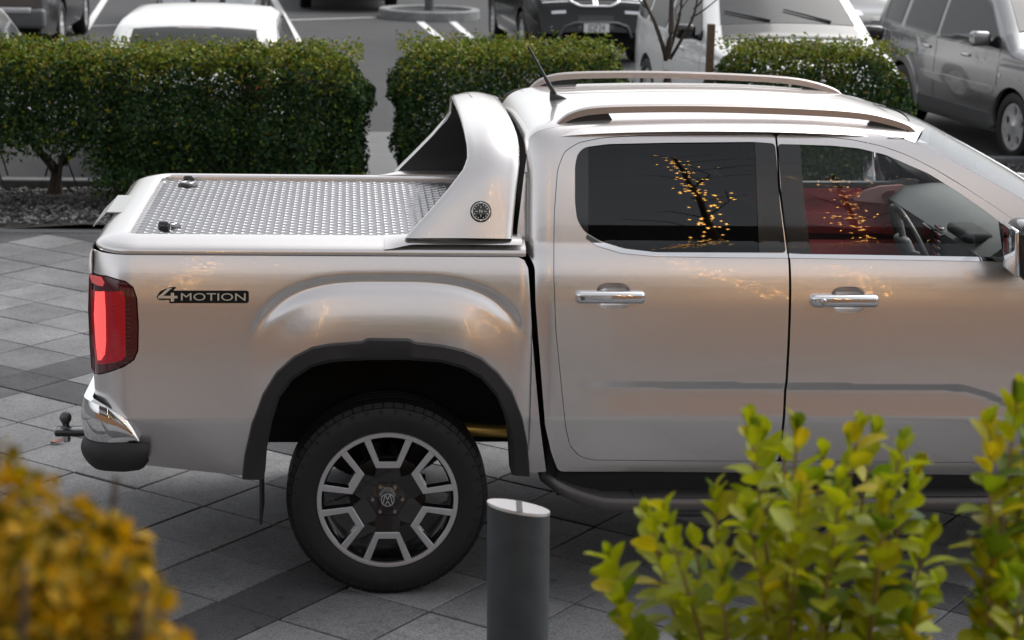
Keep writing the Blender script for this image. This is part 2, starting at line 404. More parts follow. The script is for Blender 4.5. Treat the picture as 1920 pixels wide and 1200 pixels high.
# raised edge frame of the lid at the tailgate
MB().rbox(-1.010, -.987, .14, W-.14, LIDZ-.012, LIDZ+.010, .006, 3).build('lid_edge_strip', ALU, lid, smooth=40)
def latch(px, py, turn):
    c = onZ(px, py, LIDZ+.01); e = empty('lid_latch', (c[0], c[1], LIDZ), turn, truck)
    MB().lathe([(0, .020), (.030, .020), (.040, .014), (.045, .004), (.045, 0)], 28, c=(0, 0, 0)).build('latch_base', BLACKP, e, smooth=40)
    MB().lathe([(.030, .0206), (.028, .0225), (.020, .0225), (.018, .0206)], 28).build('latch_ring', ALU, e, smooth=40)
    b = MB(); b.rbox(-.026, .026, .050, .082, .0, .040, .014, 4); b.build('latch_knob', TRIM, e, smooth=60)
    MB().tube([(0, .03, .018), (0, .062, .018)], .007, 8).build('latch_arm', BLACKP, e, smooth=40)
    return e
latch(352, 346, 0); latch(318, 423, R(180-12))
pz = LIDZ+.012
c = onZ(240, 384, pz)
lx, ly = c[0], c[1]; xa_, xb_, ya_, yb_ = lx-.065, lx+.075, ly-.20, ly+.20
k = MB().rbox(xa_, xb_, ya_, yb_, pz, pz+.006, .002, 1)
k.add([(xa_, ya_, pz), (xa_, yb_, pz), (xa_-.05, yb_, pz-.055), (xa_-.05, ya_, pz-.055), (xa_+.003, ya_, pz+.006), (xa_+.003, yb_, pz+.006), (xa_-.055, yb_, pz-.053), (xa_-.055, ya_, pz-.053)], [(0, 1, 2, 3), (4, 5, 6, 7), (0, 1, 5, 4), (2, 3, 7, 6), (0, 3, 7, 4), (1, 2, 6, 5)])
lpz = k.build('tailgate_latch_plate', mat('satin_steel', (.50, .50, .49), .42, .8), truck, smooth=40)
for dx, dy in ((xb_-.02, ya_+.05), (xb_-.016, ly+.02), (xb_-.016, yb_-.05)):
    MB().lathe([(0, pz+.012), (.008, pz+.010), (.010, pz+.0062)], 10, c=(dx, dy, 0)).build('bolt', BLACKP, lpz, smooth=40)
# ---- inner structure: keeps light out of the seams
ib = MB(); ib.box(-1.04, .50, .20, W-.20, 1.0, LIDZ-.024); ib.box(-1.06, .50, .40, W-.40, .62, 1.04); ib.box(-1.0, .52, .06, .40, 1.02, 1.09); ib.box(-1.0, .52, W-.40, W-.06, 1.02, 1.09)
ib.box(-.98, -.60, .08, .42, .58, 1.02); ib.box(-.98, -.60, W-.42, W-.08, .58, 1.02)
ib.build('tub_inner', DARK, truck)
ch = MB(); ch.box(-1.05, 3.9, .45, .57, .50, .64); ch.box(-1.05, 3.9, W-.57, W-.45, .50, .64)
for x in (-.95, -.35, .45, 1.4, 2.5): ch.box(x-.05, x+.05, .5, W-.5, .52, .62)
ch.build('chassis_rail', DARK, truck)
MB().tube([(0, .2, .385), (0, W-.2, .385)], .05, 14).build('rear_axle', DARK, truck, smooth=60)
MB().lathe([(.0, -.12), (.10, -.12), (.14, -.06), (.15, 0), (.14, .06), (.10, .12), (0, .12)], 18, axis='Y', c=(0, W/2, .40)).build('differential', DARK, truck, smooth=60)
sp = MB(); sp.tube([(.29, .30, .60), (.52, .30, .585)], .026, 12); sp.build('leaf_spring_bush', mat('zinc_gold', (.55, .36, .10), .35, .8), truck, smooth=60)
MB().tube([(-.12, .46, .42), (-.22, .42, .95)], .03, 10).build('shock_absorber', DARK, truck, smooth=60)
# ---- mud flaps
for y0 in (.015, W-.265):
    MB().rbox(-.493, -.483, y0, y0+.25, .300, .56, .004, 2).build('mud_flap', BLACKP, truck, smooth=40)

# ---- wheels
def tyre_mesh():
    R0, yo, yi = .393, 0., .255
    prof = [(.268, yo+.022), (.272, yo+.008), (.283, yo+.003), (.300, yo+.000), (.325, yo-.004), (.350, yo-.003), (.366, yo+.004), (.3705, yo+.0045), (.372, yo+.010), (.3835, yo+.022), (.389, yo+.034), (.3925, yo+.055), (.393, .09), (.386, .0905), (.386, .098), (.393, .0985), (.393, .125), (.386, .1255), (.386, .133), (.393, .1335), (.393, .16), (.386, .1605), (.386, .168), (.393, .1685), (.3925, yi-.055), (.389, yi-.034), (.372, yi-.010), (.33, yi), (.272, yi-.008), (.268, yi-.022)]
    b = MB().lathe(prof, 144, axis='Y')
    for k in range(60):                                  # shoulder lugs
        a0 = 2*math.pi*k/60; 
        for (r0, r1, ya, yb, da) in ((.3735, .3952, .007, .060, .0445), (.3735, .3952, .195, .248, .0445)):
            vs = []
            for r_, y_ in ((r0, ya if ya < .1 else yb), (r1-.006, ya+.016 if ya < .1 else yb-.016), (r1-.0025, yb if ya < .1 else ya)):
                for s_ in (-1, 1): vs.append((r_*math.cos(a0+s_*da), y_, r_*math.sin(a0+s_*da)))
            b.add(vs, [(0, 1, 3, 2), (2, 3, 5, 4), (0, 2, 4), (1, 5, 3)])
    for k in range(40):                                  # raised sidewall ribs
        a0 = 2*math.pi*(k+.5)/40
        vs = [(r_*math.cos(a0+d), -.0055, r_*math.sin(a0+d)) for r_ in (.352, .364) for d in (-.012, .012)]; vs += [(x, .004, z) for x, y, z in vs]
        b.add(vs, [(0, 1, 3, 2), (0, 1, 5, 4), (2, 3, 7, 6), (0, 2, 6, 4), (1, 3, 7, 5)])
    return b.mesh('tyre', 30)
RIMS = mat('machined_alloy', (.56, .555, .57), .28, .8, noise=(120, .05)); RIMB = mat('rim_gloss_black', (.011, .011, .012), .16, coat=.7)
RIMW = mat('rim_dark_grey', (.035, .035, .037), .28, .3)
Rw = .2745
def rot2(p, a): return (p[0]*math.cos(a)-p[1]*math.sin(a), p[0]*math.sin(a)+p[1]*math.cos(a))
def rim_parts():
    parts = []
    b = MB().lathe([(Rw*.928, .012), (Rw*.933, .0015), (Rw*.965, -.001), (Rw*.992, .000), (Rw, .004), (Rw*1.0, .018)], 96, axis='Y')
    pin = [(-.255, .925), (-.122, .572), (.122, .572), (.255, .925)]; pout = [(.350, .890), (.170, .475), (-.170, .475), (-.350, .890)]
    U = pin+pout
    def ext(mb, poly, y0, y1, bev=.0035, mats=None):
        A = np.array(poly)*Rw
        B = offset_poly(A, -bev)
        n = len(A); vs = [(p[0], y0, p[1]) for p in B]+[(p[0], y0+bev*1.2, p[1]) for p in A]+[(p[0], y1, p[1]) for p in A]
        fs = [tuple(range(n))] if mats is None else mats
        for l in (0, 1): fs = fs+[(l*n+i, l*n+(i+1) % n, (l+1)*n+(i+1) % n, (l+1)*n+i) for i in range(n)]
        mb.add(vs, fs)
    for k in range(6):
        a = k*math.pi/3
        ext(b, [rot2(p, a) for p in U], .0028, .010, .002, [(0, 1, 6, 7), (1, 2, 5, 6), (2, 3, 4, 5)])
    parts.append(('rim_face', b.mesh('rim_face', 25), RIMS))
    b = MB()
    for k in range(6):                                     # dark sides of the pockets and spokes
        a = k*math.pi/3
        ext(b, [rot2(p, a) for p in U], .0095, .05, .0005, [(0, 1, 6, 7), (1, 2, 5, 6), (2, 3, 4, 5)])
        sp = [(-.150, .50), (.150, .50), (.205, .25), (-.205, .25)]
        A = [rot2(p, a) for p in sp]
        vs = [(A[0][0]*Rw, .014, A[0][1]*Rw), (A[1][0]*Rw, .014, A[1][1]*Rw), (A[2][0]*Rw, .028, A[2][1]*Rw), (A[3][0]*Rw, .028, A[3][1]*Rw)]
        b.add(vs+[(x, .06, z) for x, y, z in vs], [(0, 1, 2, 3), (0, 4, 5, 1), (1, 5, 6, 2), (3, 7, 4, 0)])
    b.lathe([(0, .018), (.030, .018), (.038, .024), (.060, .030), (.082, .032), (.092, .040), (.092, .07)], 48, axis='Y')
    b.lathe([(Rw*.94, .011), (Rw*.90, .03), (Rw*.905, .07)], 72, axis='Y')
    parts.append(('spoke', b.mesh('spoke', 30), RIMB))
    b = MB().lathe([(Rw*.985, .012), (Rw*.92, .05), (Rw*.90, .09), (Rw*.91, .20), (Rw*.98, .235)], 72, axis='Y')
    parts.append(('rim_barrel', b.mesh('rim_barrel', 40), RIMW))
    b = MB().lathe([(.05, .105), (.150, .105), (.150, .125), (.05, .125)], 48, axis='Y', closed=True); b.box(.07, .15, .09, .15, -.06, .06)
    parts.append(('brake_disc', b.mesh('brake_disc', 30), mat('brake_iron', (.06, .055, .05), .45, .6)))
    b = MB().lathe([(0, .010), (.026, .010), (.0295, .013), (.031, .020)], 40, axis='Y')
    parts.append(('hub_cap', b.mesh('hub_cap', 30), RIMB))
    lg = MB().lathe([(.0235, .0100), (.0238, .0084), (.0262, .0084), (.0265, .0100)], 40, axis='Y')
    def stroke(p, q, wd=.0022):
        p, q = np.array(p), np.array(q); d = (q-p)/np.linalg.norm(q-p); n_ = np.array([-d[1], d[0]])*wd/1.4
        lg.prism([(a[0], -a[1]) for a in (p+n_, q+n_, q-n_, p-n_)], .0086, .0101)
    for s_ in (-1, 1):
        stroke((s_*.0105, .0215), (0, .0035)); stroke((s_*.0190, .0150), (s_*.0088, -.0225)); stroke((s_*.0088, -.0225), (0, -.0012))
    parts.append(('hub_emblem', lg.mesh('hub_emblem', 30), mat('emblem_silver', (.62, .62, .64), .25, .9)))
    return parts
tyre_me = tyre_mesh(); tyre_me.materials.append(RUBBER); RP = rim_parts()
for n_, me, m_ in RP: me.materials.append(m_)
nut = MB().lathe([(0, .0125), (.0065, .0125), (.008, .016), (.0085, .032)], 6, axis='Y').mesh('wheel_nut', 30); nut.materials.append(mat('wheel_nut_steel', (.34, .27, .22), .35, .8))
def wheel(x, near, a=0.):
    e = empty('wheel', (x, .03 if near else W-.03, .390), 0 if near else math.pi, truck)
    link('tyre', tyre_me, None, e)
    for n_, me, m_ in RP: link(n_, me, None, e)
    for k in range(6):
        q = math.pi/6*0+k*math.pi/3; o = link('wheel_nut', nut, None, e); o.location = (.0575*math.cos(q), .0, .0575*math.sin(q))
    return e
wheel(0, True); wheel(0, False); wheel(3.27, True); wheel(3.27, False)

# ---- cab side, doors
rdoor_px = [(1453, 250), (1200, 254), (1130, 258), (1085, 267), (1058, 284), (1045, 318), (1039, 400), (1038, 520), (1042, 620), (1052, 720), (1060, 800), (1068, 835), (1085, 855), (1110, 863), (1280, 864.5), (1460, 865), (1463, 830), (1470, 750), (1477, 650), (1480, 560), (1479, 490), (1472, 440), (1460, 350)]
fdoor_px = [(1455, 250), (1530, 254), (1600, 262), (1655, 274), (1700, 290), (1750, 315), (1800, 345), (1860, 384), (1920, 425), (1990, 470), (2040, 488), (2062, 520), (2066, 600), (2062, 760), (2052, 845), (2030, 868), (1463, 865.5), (1466, 830), (1473, 750), (1480, 650), (1483, 560), (1481.5, 490), (1474.5, 440), (1462.5, 350)]
cab_px = [(992, 257), (984, 317), (974, 400), (969, 440), (977, 463), (993, 480), (1003, 500), (1004, 567), (1012, 667), (1022, 797), (1034, 850), (1047, 884), (1500, 887), (2075, 893), (2078, 600), (2072, 505), (2055, 470), (2010, 433), (1920, 374), (1800, 308), (1740, 277), (1700, 262), (1640, 250), (1560, 240), (1450, 235), (1300, 233), (1100, 234), (1040, 238), (1010, 245)]
rwin_px = [(1096, 276), (1140, 270), (1250, 267.5), (1412, 266), (1453, 269), (1462, 380), (1474, 474), (1230, 473), (1170, 466), (1125, 452), (1095, 434), (1082, 412), (1078, 380), (1078, 310), (1083, 288)]
fwin_px = [(1458, 270), (1500, 271), (1560, 273), (1610, 278), (1660, 290), (1740, 325), (1800, 362), (1850, 397), (1905, 440), (1985, 484), (1520, 477), (1477.5, 475), (1466, 380)]
rd, fd, cb = S(rdoor_px, g_cab), S(fdoor_px, g_cab), S(cab_px, g_cab)
hole = np.vstack([rd[:16], fd[:17][::-1]]); hole = rround(hole, .02, 4)
rd, fd, cb = rround(rd, .02, 4), rround(fd, .02, 4), rround(cb, .02, 3)
sheet('pillar_backing', S([(1436, 262), (1490, 262), (1500, 400), (1512, 500), (1500, 880), (1440, 880), (1450, 500), (1440, 380)], g_cab), lambda X, Z: g_cab(X, Z)+.035, DARK, truck, flange=0, mirror=W)
rw_, fw_ = rround(S(rwin_px, g_cab), .016, 3), rround(S(fwin_px, g_cab), .014, 3)
def cup(cx, cy): return S([(cx+32*math.copysign(abs(math.cos(q))**.6, math.cos(q)), cy+25*math.copysign(abs(math.sin(q))**.7, math.sin(q))) for q in np.linspace(0, 2*math.pi, 28)[:-1]], g_cab)
cup_r, cup_f = cup(1150, 555), cup(1590, 562)
G_ = .0017
sheet('cab_side', cb, g_cab, PAINT, truck, holes=[offset_poly(hole, G_*.4)], sx=.025, sz=.008, mirror=W, fm=DARK)  # cab and door edge returns coloured dark for the shade in the gaps
WT = mat('window_trim_black', (.010, .0095, .0095), .10, coat=.5)
def gofs(d): return lambda X, Z: g_cab(X, Z)+d
cards = {}
for nm, outl, win, cupp, hx in (('rear_door', rd, rw_, cup_r, (1079, 1209, 543.5, 568, 0)), ('front_door', fd, fw_, cup_f, (1519, 1646, 551, 574, 1))):
    doors = sheet(nm, offset_poly(outl, -G_), g_cab, PAINT, truck, holes=[win, cupp], sx=.025, sz=.007, mirror=W, fm=DARK)
    cc = cupp.mean(0); ex = np.abs(cupp-cc).max(0)
    for mir, dobj in enumerate(doors):
        m_ = W if mir else None
        def one(name, outl_, gg, m, **k):
            r = sheet(name, outl_, gg, m, dobj, mirror=m_, **k)
            if mir: bpy.data.objects.remove(r[0]); return r[1]
            return r
        one('handle_recess', offset_poly(cupp, .001), lambda X, Z: g_cab(X, Z)+.002+.030*np.clip(1-((X-cc[0])/ex[0])**4-((Z-cc[1])/ex[1])**4, 0, 1), PAINT, flange=0, sx=.006, sz=.006)
        a = S([(hx[0], (hx[2]+hx[3])/2), (hx[1], (hx[2]+hx[3])/2)], g_cab); hz = .0245; zc = a[:, 1].mean(); y_ = float(g_cab(a[0][0], zc))
        b = MB().rbox(a[0][0], a[1][0], -.044, -.006, zc-hz, zc+hz, .0175, 5)
        b.v = [(x, y+.006*((x-a[:, 0].mean())/.13)**2*2+y_, z) for x, y, z in b.v]
        for x_ in (a[0][0]+.02, a[1][0]-.02): b.box(x_-.012, x_+.012, y_-.012, y_+.012, zc-.014, zc+.014)
        if mir: b.v = [(x, W-y, z) for x, y, z in b.v]
        h = b.build('door_handle', CHROME, dobj, smooth=50)
        if hx[4]:
            q = MB().lathe([(0, -.044), (.009, -.0445), (.011, -.043), (.0125, -.038)], 20, axis='Y', c=(a[0][0]+.045, y_+.004, zc))
            if mir: q.v = [(x, W-y, z) for x, y, z in q.v]
            q.build('key_lock', ALU, h, smooth=40)
        # seals, pillar covers and panes
        if nm == 'rear_door':
            one('window_frame', S([(1078, 306), (1085, 284), (1103, 274), (1103, 442), (1090, 430), (1080, 405), (1077, 380)], g_cab), gofs(.004), WT, flange=0, sx=.02, sz=.02)
            one('pillar_cover', S([(1415, 266), (1453, 269), (1462, 380), (1474, 475), (1424, 475), (1420, 380)], g_cab), gofs(.003), WT, flange=.01, sx=.02, sz=.02)
            one('window_pane', S([(1100, 273.5), (1250, 267), (1417, 265.5), (1422, 380), (1427, 476), (1230, 475), (1170, 468), (1125, 454), (1100, 442)], g_cab), gofs(.008), TINT, flange=0, sx=.03, sz=.02)
            ch_ = [(1100, 438), (1125, 453), (1170, 466.5), (1230, 472.5), (1350, 474), (1476, 475.5), (1477, 483), (1350, 482), (1228, 480), (1165, 474), (1118, 460), (1098, 446)]
        else:
            one('pillar_cover', S([(1459, 270), (1500, 271), (1507, 370), (1521, 477), (1478, 475), (1467, 380)], g_cab), gofs(.003), WT, flange=.01, sx=.02, sz=.02)
            one('mirror_sail', S([(1872, 412), (1905, 439), (1992, 487), (1882, 483)], g_cab), gofs(.003), WT, flange=0, sx=.02, sz=.02)
            one('window_pane', S([(1497, 270), (1560, 272), (1610, 277), (1660, 289), (1740, 324), (1800, 361), (1850, 396), (1895, 432), (1895, 482), (1518, 478), (1504, 370)], g_cab), gofs(.010), CLEAR, flange=0, sx=.03, sz=.02)
            ch_ = [(1478.5, 475.5), (1600, 477), (1750, 479.5), (1890, 482), (1990, 486), (2040, 488), (2040, 492), (1990, 494), (1890, 490.5), (1750, 487.5), (1600, 485), (1479.5, 483)]
        one('chrome_trim', S(ch_, g_cab), lambda X, Z: g_cab(X, Z)-.006, CHROME, flange=.012, sx=.02, sz=.003)
# ---- sill step
stp = spline([(.60, .10, .47), (.68, .01, .435), (.80, -.045, .405), (.95, -.06, .395), (1.8, -.06, .392), (2.45, -.06, .392), (2.6, -.04, .40), (2.72, .03, .43)], 46)
P = [[(p[0], p[1]+dy, p[2]+dz) for dy, dz in ((.16, .005), (.16, .016), (.02, .028), (.004, .026), (-.006, .012), (-.006, -.012), (.0, -.024), (.03, -.030), (.16, -.024))] for p in stp]
STEPM = mat('step_dark_silver', (.085, .08, .08), .36, .5, coat=.3)
stepo = MB().grid(P).build('side_step', STEPM, truck, smooth=45)
MB().rbox(.95, 2.45, -.04, .075, .418, .425, .003, 2).build('step_pad', BLACKP, stepo, smooth=40)
MB().rbox(1.06, 2.10, -.071, -.060, .352, .374, .005, 2).build('step_insert', BLACKP, stepo, smooth=40)
MB().grid([[(x, W-y, z) for x, y, z in r] for r in P]).build('side_step', STEPM, truck, smooth=45)
MB().box(.66, 2.80, .06, .075, .40, .60).build('sill_skirt', DARK, truck)
ub = MB(); ub.box(.62, 2.85, .07, W-.07, .47, .60); ub.build('underbody', DARK, truck)
ub = MB(); ub.box(.66, 2.86, .12, W-.12, .60, .72); ub.build('cabin_floor', DARK, truck)
# ---- cab back wall + rear screen
MB().grid([[(.575+.02*math.sin(u*math.pi), .14+.0+u*(W-.28)+(.10*max(0, (z-1.4)/.4))*(1-2*u), z) for u in np.linspace(0, 1, 10)] for z in np.linspace(.6, 1.80, 14)]).build('cab_back_wall', DARK, truck, smooth=180)
# ---- roof
ZR = ([.52, .545, .58, .64, .75, .95, 1.2, 1.5, 1.75, 1.95, 2.08, 2.18], [1.765, 1.800, 1.822, 1.838, 1.850, 1.860, 1.866, 1.866, 1.858, 1.842, 1.822, 1.798])
zr_x = np.linspace(.52, 2.18, 60); zr_s = spline(list(zip(*ZR)), 240); 
def zroof(x): return np.interp(x, zr_s[:, 0], zr_s[:, 1])
def roof_pt(x, v):            # v in -1..1 across
    xq = x; x = x-.142*abs(v)**3.*ss(1.85, 2.18, x); hw = .690-.02*ss(.75, .52, x)-.035*ss(1.55, 2.15, x); y = W/2+hw*v
    a = abs(v); z = zroof(x)+.012*(1-v*v)-.006-.040*np.clip((a-.80)/.20, 0, 1)**2.2
    for c_ in (.30, .58):     # pressed ribs
        z -= .0035*math.exp(-((a-c_)/.022)**2)*ss(.70, .90, x)*ss(2.0, 1.7, x)
    return (x, y, z)
roof = MB().grid([[roof_pt(x, v) for v in np.concatenate([np.linspace(-1, -.8, 8)[:-1], np.linspace(-.8, .8, 65), np.linspace(.8, 1, 8)[1:]])] for x in np.concatenate([np.linspace(.52, .66, 10)[:-1], np.linspace(.66, 2.18, 46)])]).build('roof', PAINT, truck, smooth=180)
# ---- roof rails
RAILM = mat('rail_satin_silver', (.44, .40, .385), .33, .75, coat=.3)
rail_c = [(.64, .287, 1.815), (.662, .285, 1.838), (.70, .283, 1.862), (.78, .28, 1.883), (.95, .278, 1.893), (1.25, .278, 1.897), (1.6, .279, 1.890), (1.83, .281, 1.877), (1.96, .284, 1.852), (2.03, .288, 1.827), (2.06, .292, 1.800)]
for mir in (0, 1):
    s_ = spline(rail_c, 70); P = []
    for i, p in enumerate(s_):
        e = min(1, min(i, len(s_)-1-i)/6)
        hh = .013+.002*e; ww = .017
        P.append([(p[0], p[1]+dy*ww, p[2]+dz*hh) for dy, dz in ((1, -1), (1, .6), (.6, 1), (-.55, 1), (-1, .65), (-1, -1), (1, -1))])
    for k in (0, -1): pass
    if mir: P = [[(x, W-y, z) for x, y, z in r] for r in P]
    ro = MB().grid(P).build('roof_rail', RAILM, truck, smooth=40)
    for x0, x1 in ((.665, .86), (1.86, 2.06)):
        q = MB(); cx = [x for x in np.linspace(x0, x1, 10)]
        zt = np.interp(cx, s_[:, 0], s_[:, 2])-.008; zb = [float(zroof(x))-.02 for x in cx]
        if x0 < 1: zt = np.minimum(zt, np.interp(cx, [x0, x1-.03, x1], [2, 2, 1.845]))
        else: zt = np.minimum(zt, np.interp(cx, [x0, x0+.03, x1], [1.84, 2, 2]))
        y0, y1 = (.270, .292) if not mir else (W-.292, W-.270)
        q.grid([[(x, y0, b_), (x, y0, t_), (x, y1, t_), (x, y1, b_)] for x, t_, b_ in zip(cx, zt, zb)]); q.build('rail_foot', BLACKP, ro)
# ---- antenna
ab = onY(1049, 181, W/2); at_ = onY(991, 90, W/2-.02)
an = empty('antenna', (ab[0], W/2, float(zroof(ab[0]))+.004), 0, truck)
bb = []
for t in np.linspace(0, 1, 9):
    x = -.012-.028+t*.075; h = .032*(1-t)**.8+.002; wd = .016*(1-t*.75)
    bb.append([(x, wd*math.copysign(abs(math.cos(q))**.8, math.cos(q)), max(0, math.sin(q))*h) for q in np.linspace(0, math.pi, 9)])
MB().grid(bb).add(bb[0], [tuple(range(9))]).build('antenna_base', BLACKP, an, smooth=60)
tip = Vector((at_[0]-ab[0], 0, at_[2]-float(zroof(ab[0]))))
MB().tube([(-.020, 0, .022), Vector((-.02, 0, .022)).lerp(tip, .35), Vector((-.02, 0, .022)).lerp(tip, .36), tip], [.010, .0085, .0068, .0055], 10).build('antenna_mast', BLACKP, an, smooth=60)
# ---- windscreen, scuttle, bonnet, front wings
wl = S(cab_px, g_cab)[[i for i in range(len(cab_px)) if cab_px[i][0] >= 1700 and cab_px[i][1] < 440]][::-1]
wl = sorted([(a, b) for a, b in wl if b < 1.83], key=lambda t: t[0])
ws = spline(wl, 26); P = []
for a, z in ws:
    y0 = float(g_cab(a, z))+.000; row = []
    for u in np.linspace(0, 1, 25):
        y = y0+(W-2*y0)*u; bow = 1-(2*u-1)**2
        row.append((a+.16*bow-.012, y, z+.004+.026*bow))
    P.append(row)
MB().grid(P).build('windscreen', WSCR, truck, smooth=180)
for rows, nm in ((P[:2], 'header_strip'),):
    MB().grid([[(x-.004, y, z-.002) for x, y, z in r] for r in ([[(x-.06, y, z+.006) for x, y, z in P[0]]]+P[:3])]).build(nm, TRIM, truck, smooth=180)
xw, zw = ws[-1]
bon = []
for t in np.linspace(0, 1, 24):
    x = xw+.02+t*(4.08-xw); z = zw-.02-.14*t-.20*ss(.80, 1, t)*ss(.80, 1, t); row = []
    for u in np.linspace(0, 1, 25):
        b_ = 1-(2*u-1)**2; y0 = .055+.05*ss(.75, 1, t); row.append((x+.13*b_*(1-t*.4), y0+(W-2*y0)*u, z+.05*b_**.6))
    bon.append(row)
MB().grid(bon).build('bonnet', PAINT, truck, smooth=180)
g_fr = lambda X, Z: base(X, np.minimum(Z, 1.30))+.10*ss(3.85, 4.12, X)-.02*ss(1.25, .9, Z)
arch = [(3.27+.50*math.cos(q), .42+.52*math.sin(q)) for q in np.linspace(0, math.pi, 22)]
zt_ = float(zw)-.03
sheet('front_wing', [(2.785, .60), (2.785, 1.20), (2.775, 1.34), (2.70, zt_+.03), (2.9, zt_+.01), (3.2, zt_-.02), (3.7, zt_-.09), (4.10, zt_-.24), (4.12, .55)]+[(a, b) for a, b in arch], g_fr, PAINT, truck, sx=.03, sz=.02, mirror=W)
fb = MB(); fb.rbox(3.95, 4.22, .03, W-.03, .42, .72, .05, 4); fb.build('front_bumper', PAINT, truck, smooth=60)
fb = MB(); fb.rbox(3.98, 4.17, .12, W-.12, .70, 1.04, .04, 4); fb.build('grille', TRIM, truck, smooth=60)
for y0 in (.02, W-.36): MB().rbox(3.92, 4.15, y0, y0+.34, .84, 1.04, .03, 4).build('headlight', mat('headlamp', (.7, .72, .75), .08, .2, coat=1.), truck, smooth=60)
fl = []
MB().box(2.95, 3.9, .35, W-.35, .55, 1.1).build('engine_bay', DARK, truck)
# ---- door mirrors
for mir in (0, 1):
    b = MB().rbox(2.33, 2.48, -.275, -.055, 1.325, 1.545, .045, 5); b.v = [(x+.10*(abs(y)-.05)*-.4+(z-1.45)*-.10, y, z) for x, y, z in b.v]
    if mir: b.v = [(x, W-y, z) for x, y, z in b.v]
    mo = b.build('door_mirror', TRIM, truck, smooth=60)
    b = MB().rbox(2.317, 2.337, -.255, -.075, 1.345, 1.525, .012, 3); b.v = [(x+.10*(abs(y)-.05)*-.4+(z-1.45)*-.10, y, z) for x, y, z in b.v]
    if mir: b.v = [(x, W-y, z) for x, y, z in b.v]
    b.build('mirror_glass', mat('mirror_silver', (.9, .9, .92), .02, 1.), mo, smooth=40)
    b = MB().rbox(2.37, 2.45, -.09, .06, 1.315, 1.355, .015, 3)
    if mir: b.v = [(x, W-y, z) for x, y, z in b.v]
    b.build('mirror_arm', BLACKP, mo, smooth=60)
# ---- sports bar over the tub
hoop = [(.040, 1.424), (.062, 1.50), (.085, 1.58), (.112, 1.66), (.145, 1.715), (.20, 1.762), (.29, 1.794), (.45, 1.815), (.65, 1.824), (W/2, 1.827)]
hoop = hoop+[(W-y, z) for y, z in hoop[::-1][1:]]
hs_ = spline(hoop, 81)
rearX = lambda z: np.interp(z, [1.424, 1.45, 1.52, 1.60, 1.68, 1.72, 1.76, 1.80, 1.83], [.055, .078, .143, .215, .277, .292, .293, .288, .285])
frontX = lambda z: np.interp(z, [1.424, 1.50, 1.6, 1.7, 1.76, 1.80, 1.83], [.462, .468, .478, .492, .495, .492, .488])
P = []; Q = []
cen_ = np.array([W/2, 1.42])
for i, (y, z) in enumerate(hs_):
    t = hs_[min(i+1, 80)]-hs_[max(i-1, 0)]; t /= np.linalg.norm(t); n_ = np.array([-t[1], t[0]])          # outward
    a, b_ = float(rearX(z)), float(frontX(z))
    def pt(x, d): return (x, y+n_[0]*d, z+n_[1]*d)
    P.append([pt(a+.012, -.030), pt(a+.003, -.026), pt(a, -.018), pt(a+.003, -.008), pt(a+.012, -.001), pt(a+.03, .003)]+[pt(a+.03+(b_-a-.06)*u, .003+.012*math.sin(u*math.pi)) for u in np.linspace(.12, .88, 6)]+[pt(b_-.03, .003), pt(b_-.008, -.001), pt(b_, -.012), pt(b_-.004, -.03)])
    Q.append([pt(a+.010, -.032), pt((a+b_)/2, -.034), pt(b_-.004, -.032)])
sbar = MB().grid(P).build('sports_bar', PAINT, truck, smooth=180)
MB().grid(Q).build('bar_inner_face', mat('bar_inner_dark', (.022, .021, .021), .45), sbar, smooth=180)  # inner face of the hoop, given its own near-black colour
for mir in (0, 1):   # foot blending into the rail cap
    P2 = []
    for x in np.linspace(-.02, .50, 30):
        e = ss(-.02, .10, x); row = [(x, .004+.0*e, 1.398), (x, .036+.0, 1.381+.02*e), (x, .05, 1.392+.024*e), (x, .075, 1.403+.022*e), (x, .12, 1.411+.016*e), (x, .160, 1.4125+.006*e), (x, .166, 1.38)][1:]
        P2.append([(a, W-b, c) for a, b, c in row] if mir else row)
    MB().grid(P2).build('bar_foot', PAINT, sbar, smooth=60)
# compass badge
bc = onY(901, 395, .075); by_ = float(np.interp(bc[2], hs_[:40, 1], hs_[:40, 0]))
bc = onY(901, 395, by_); tilt = math.atan2(hs_[8][0]-hs_[2][0], hs_[8][1]-hs_[2][1])
be = empty('compass_badge', (bc[0], by_-.017, bc[2]), 0, truck); be.rotation_euler = (-tilt, 0, 0)
MB().lathe([(0, -.003), (.036, -.003), (.0395, -.002), (.041, .004)], 48, axis='Y').build('badge_disc', TRIM, be, smooth=40)
SILV = mat('badge_silver', (.75, .74, .72), .3, .8)
MB().lathe([(.0315, -.0030), (.0318, -.0042), (.0342, -.0042), (.0345, -.0030)], 48, axis='Y').build('badge_ring', SILV, be, smooth=40)
mk = MB()
for k in range(4):
    a = k*math.pi/2; mk.prism([rot2(p, a) for p in ((-.0045, .0305), (.0045, .0305), (0, .0385))], -.0046, -.003)
    mk.prism([rot2(p, a) for p in ((-.0009, .012), (.0009, .012), (.0009, .0205), (-.0009, .0205))], -.0043, -.003)
for k in range(16):
    if k % 4: a = k*math.pi/8; mk.prism([rot2(p, a) for p in ((-.0016, .024), (.0016, .024), (.0016, .0275), (-.0016, .0275))], -.0043, -.003)
mk.build('badge_mark', SILV, be)
me = text_mesh('N', .017, .0006); o = link('badge_letter', me, SILV, be); o.rotation_euler = (R(90), 0, 0); o.location = (0, -.0042, 0)
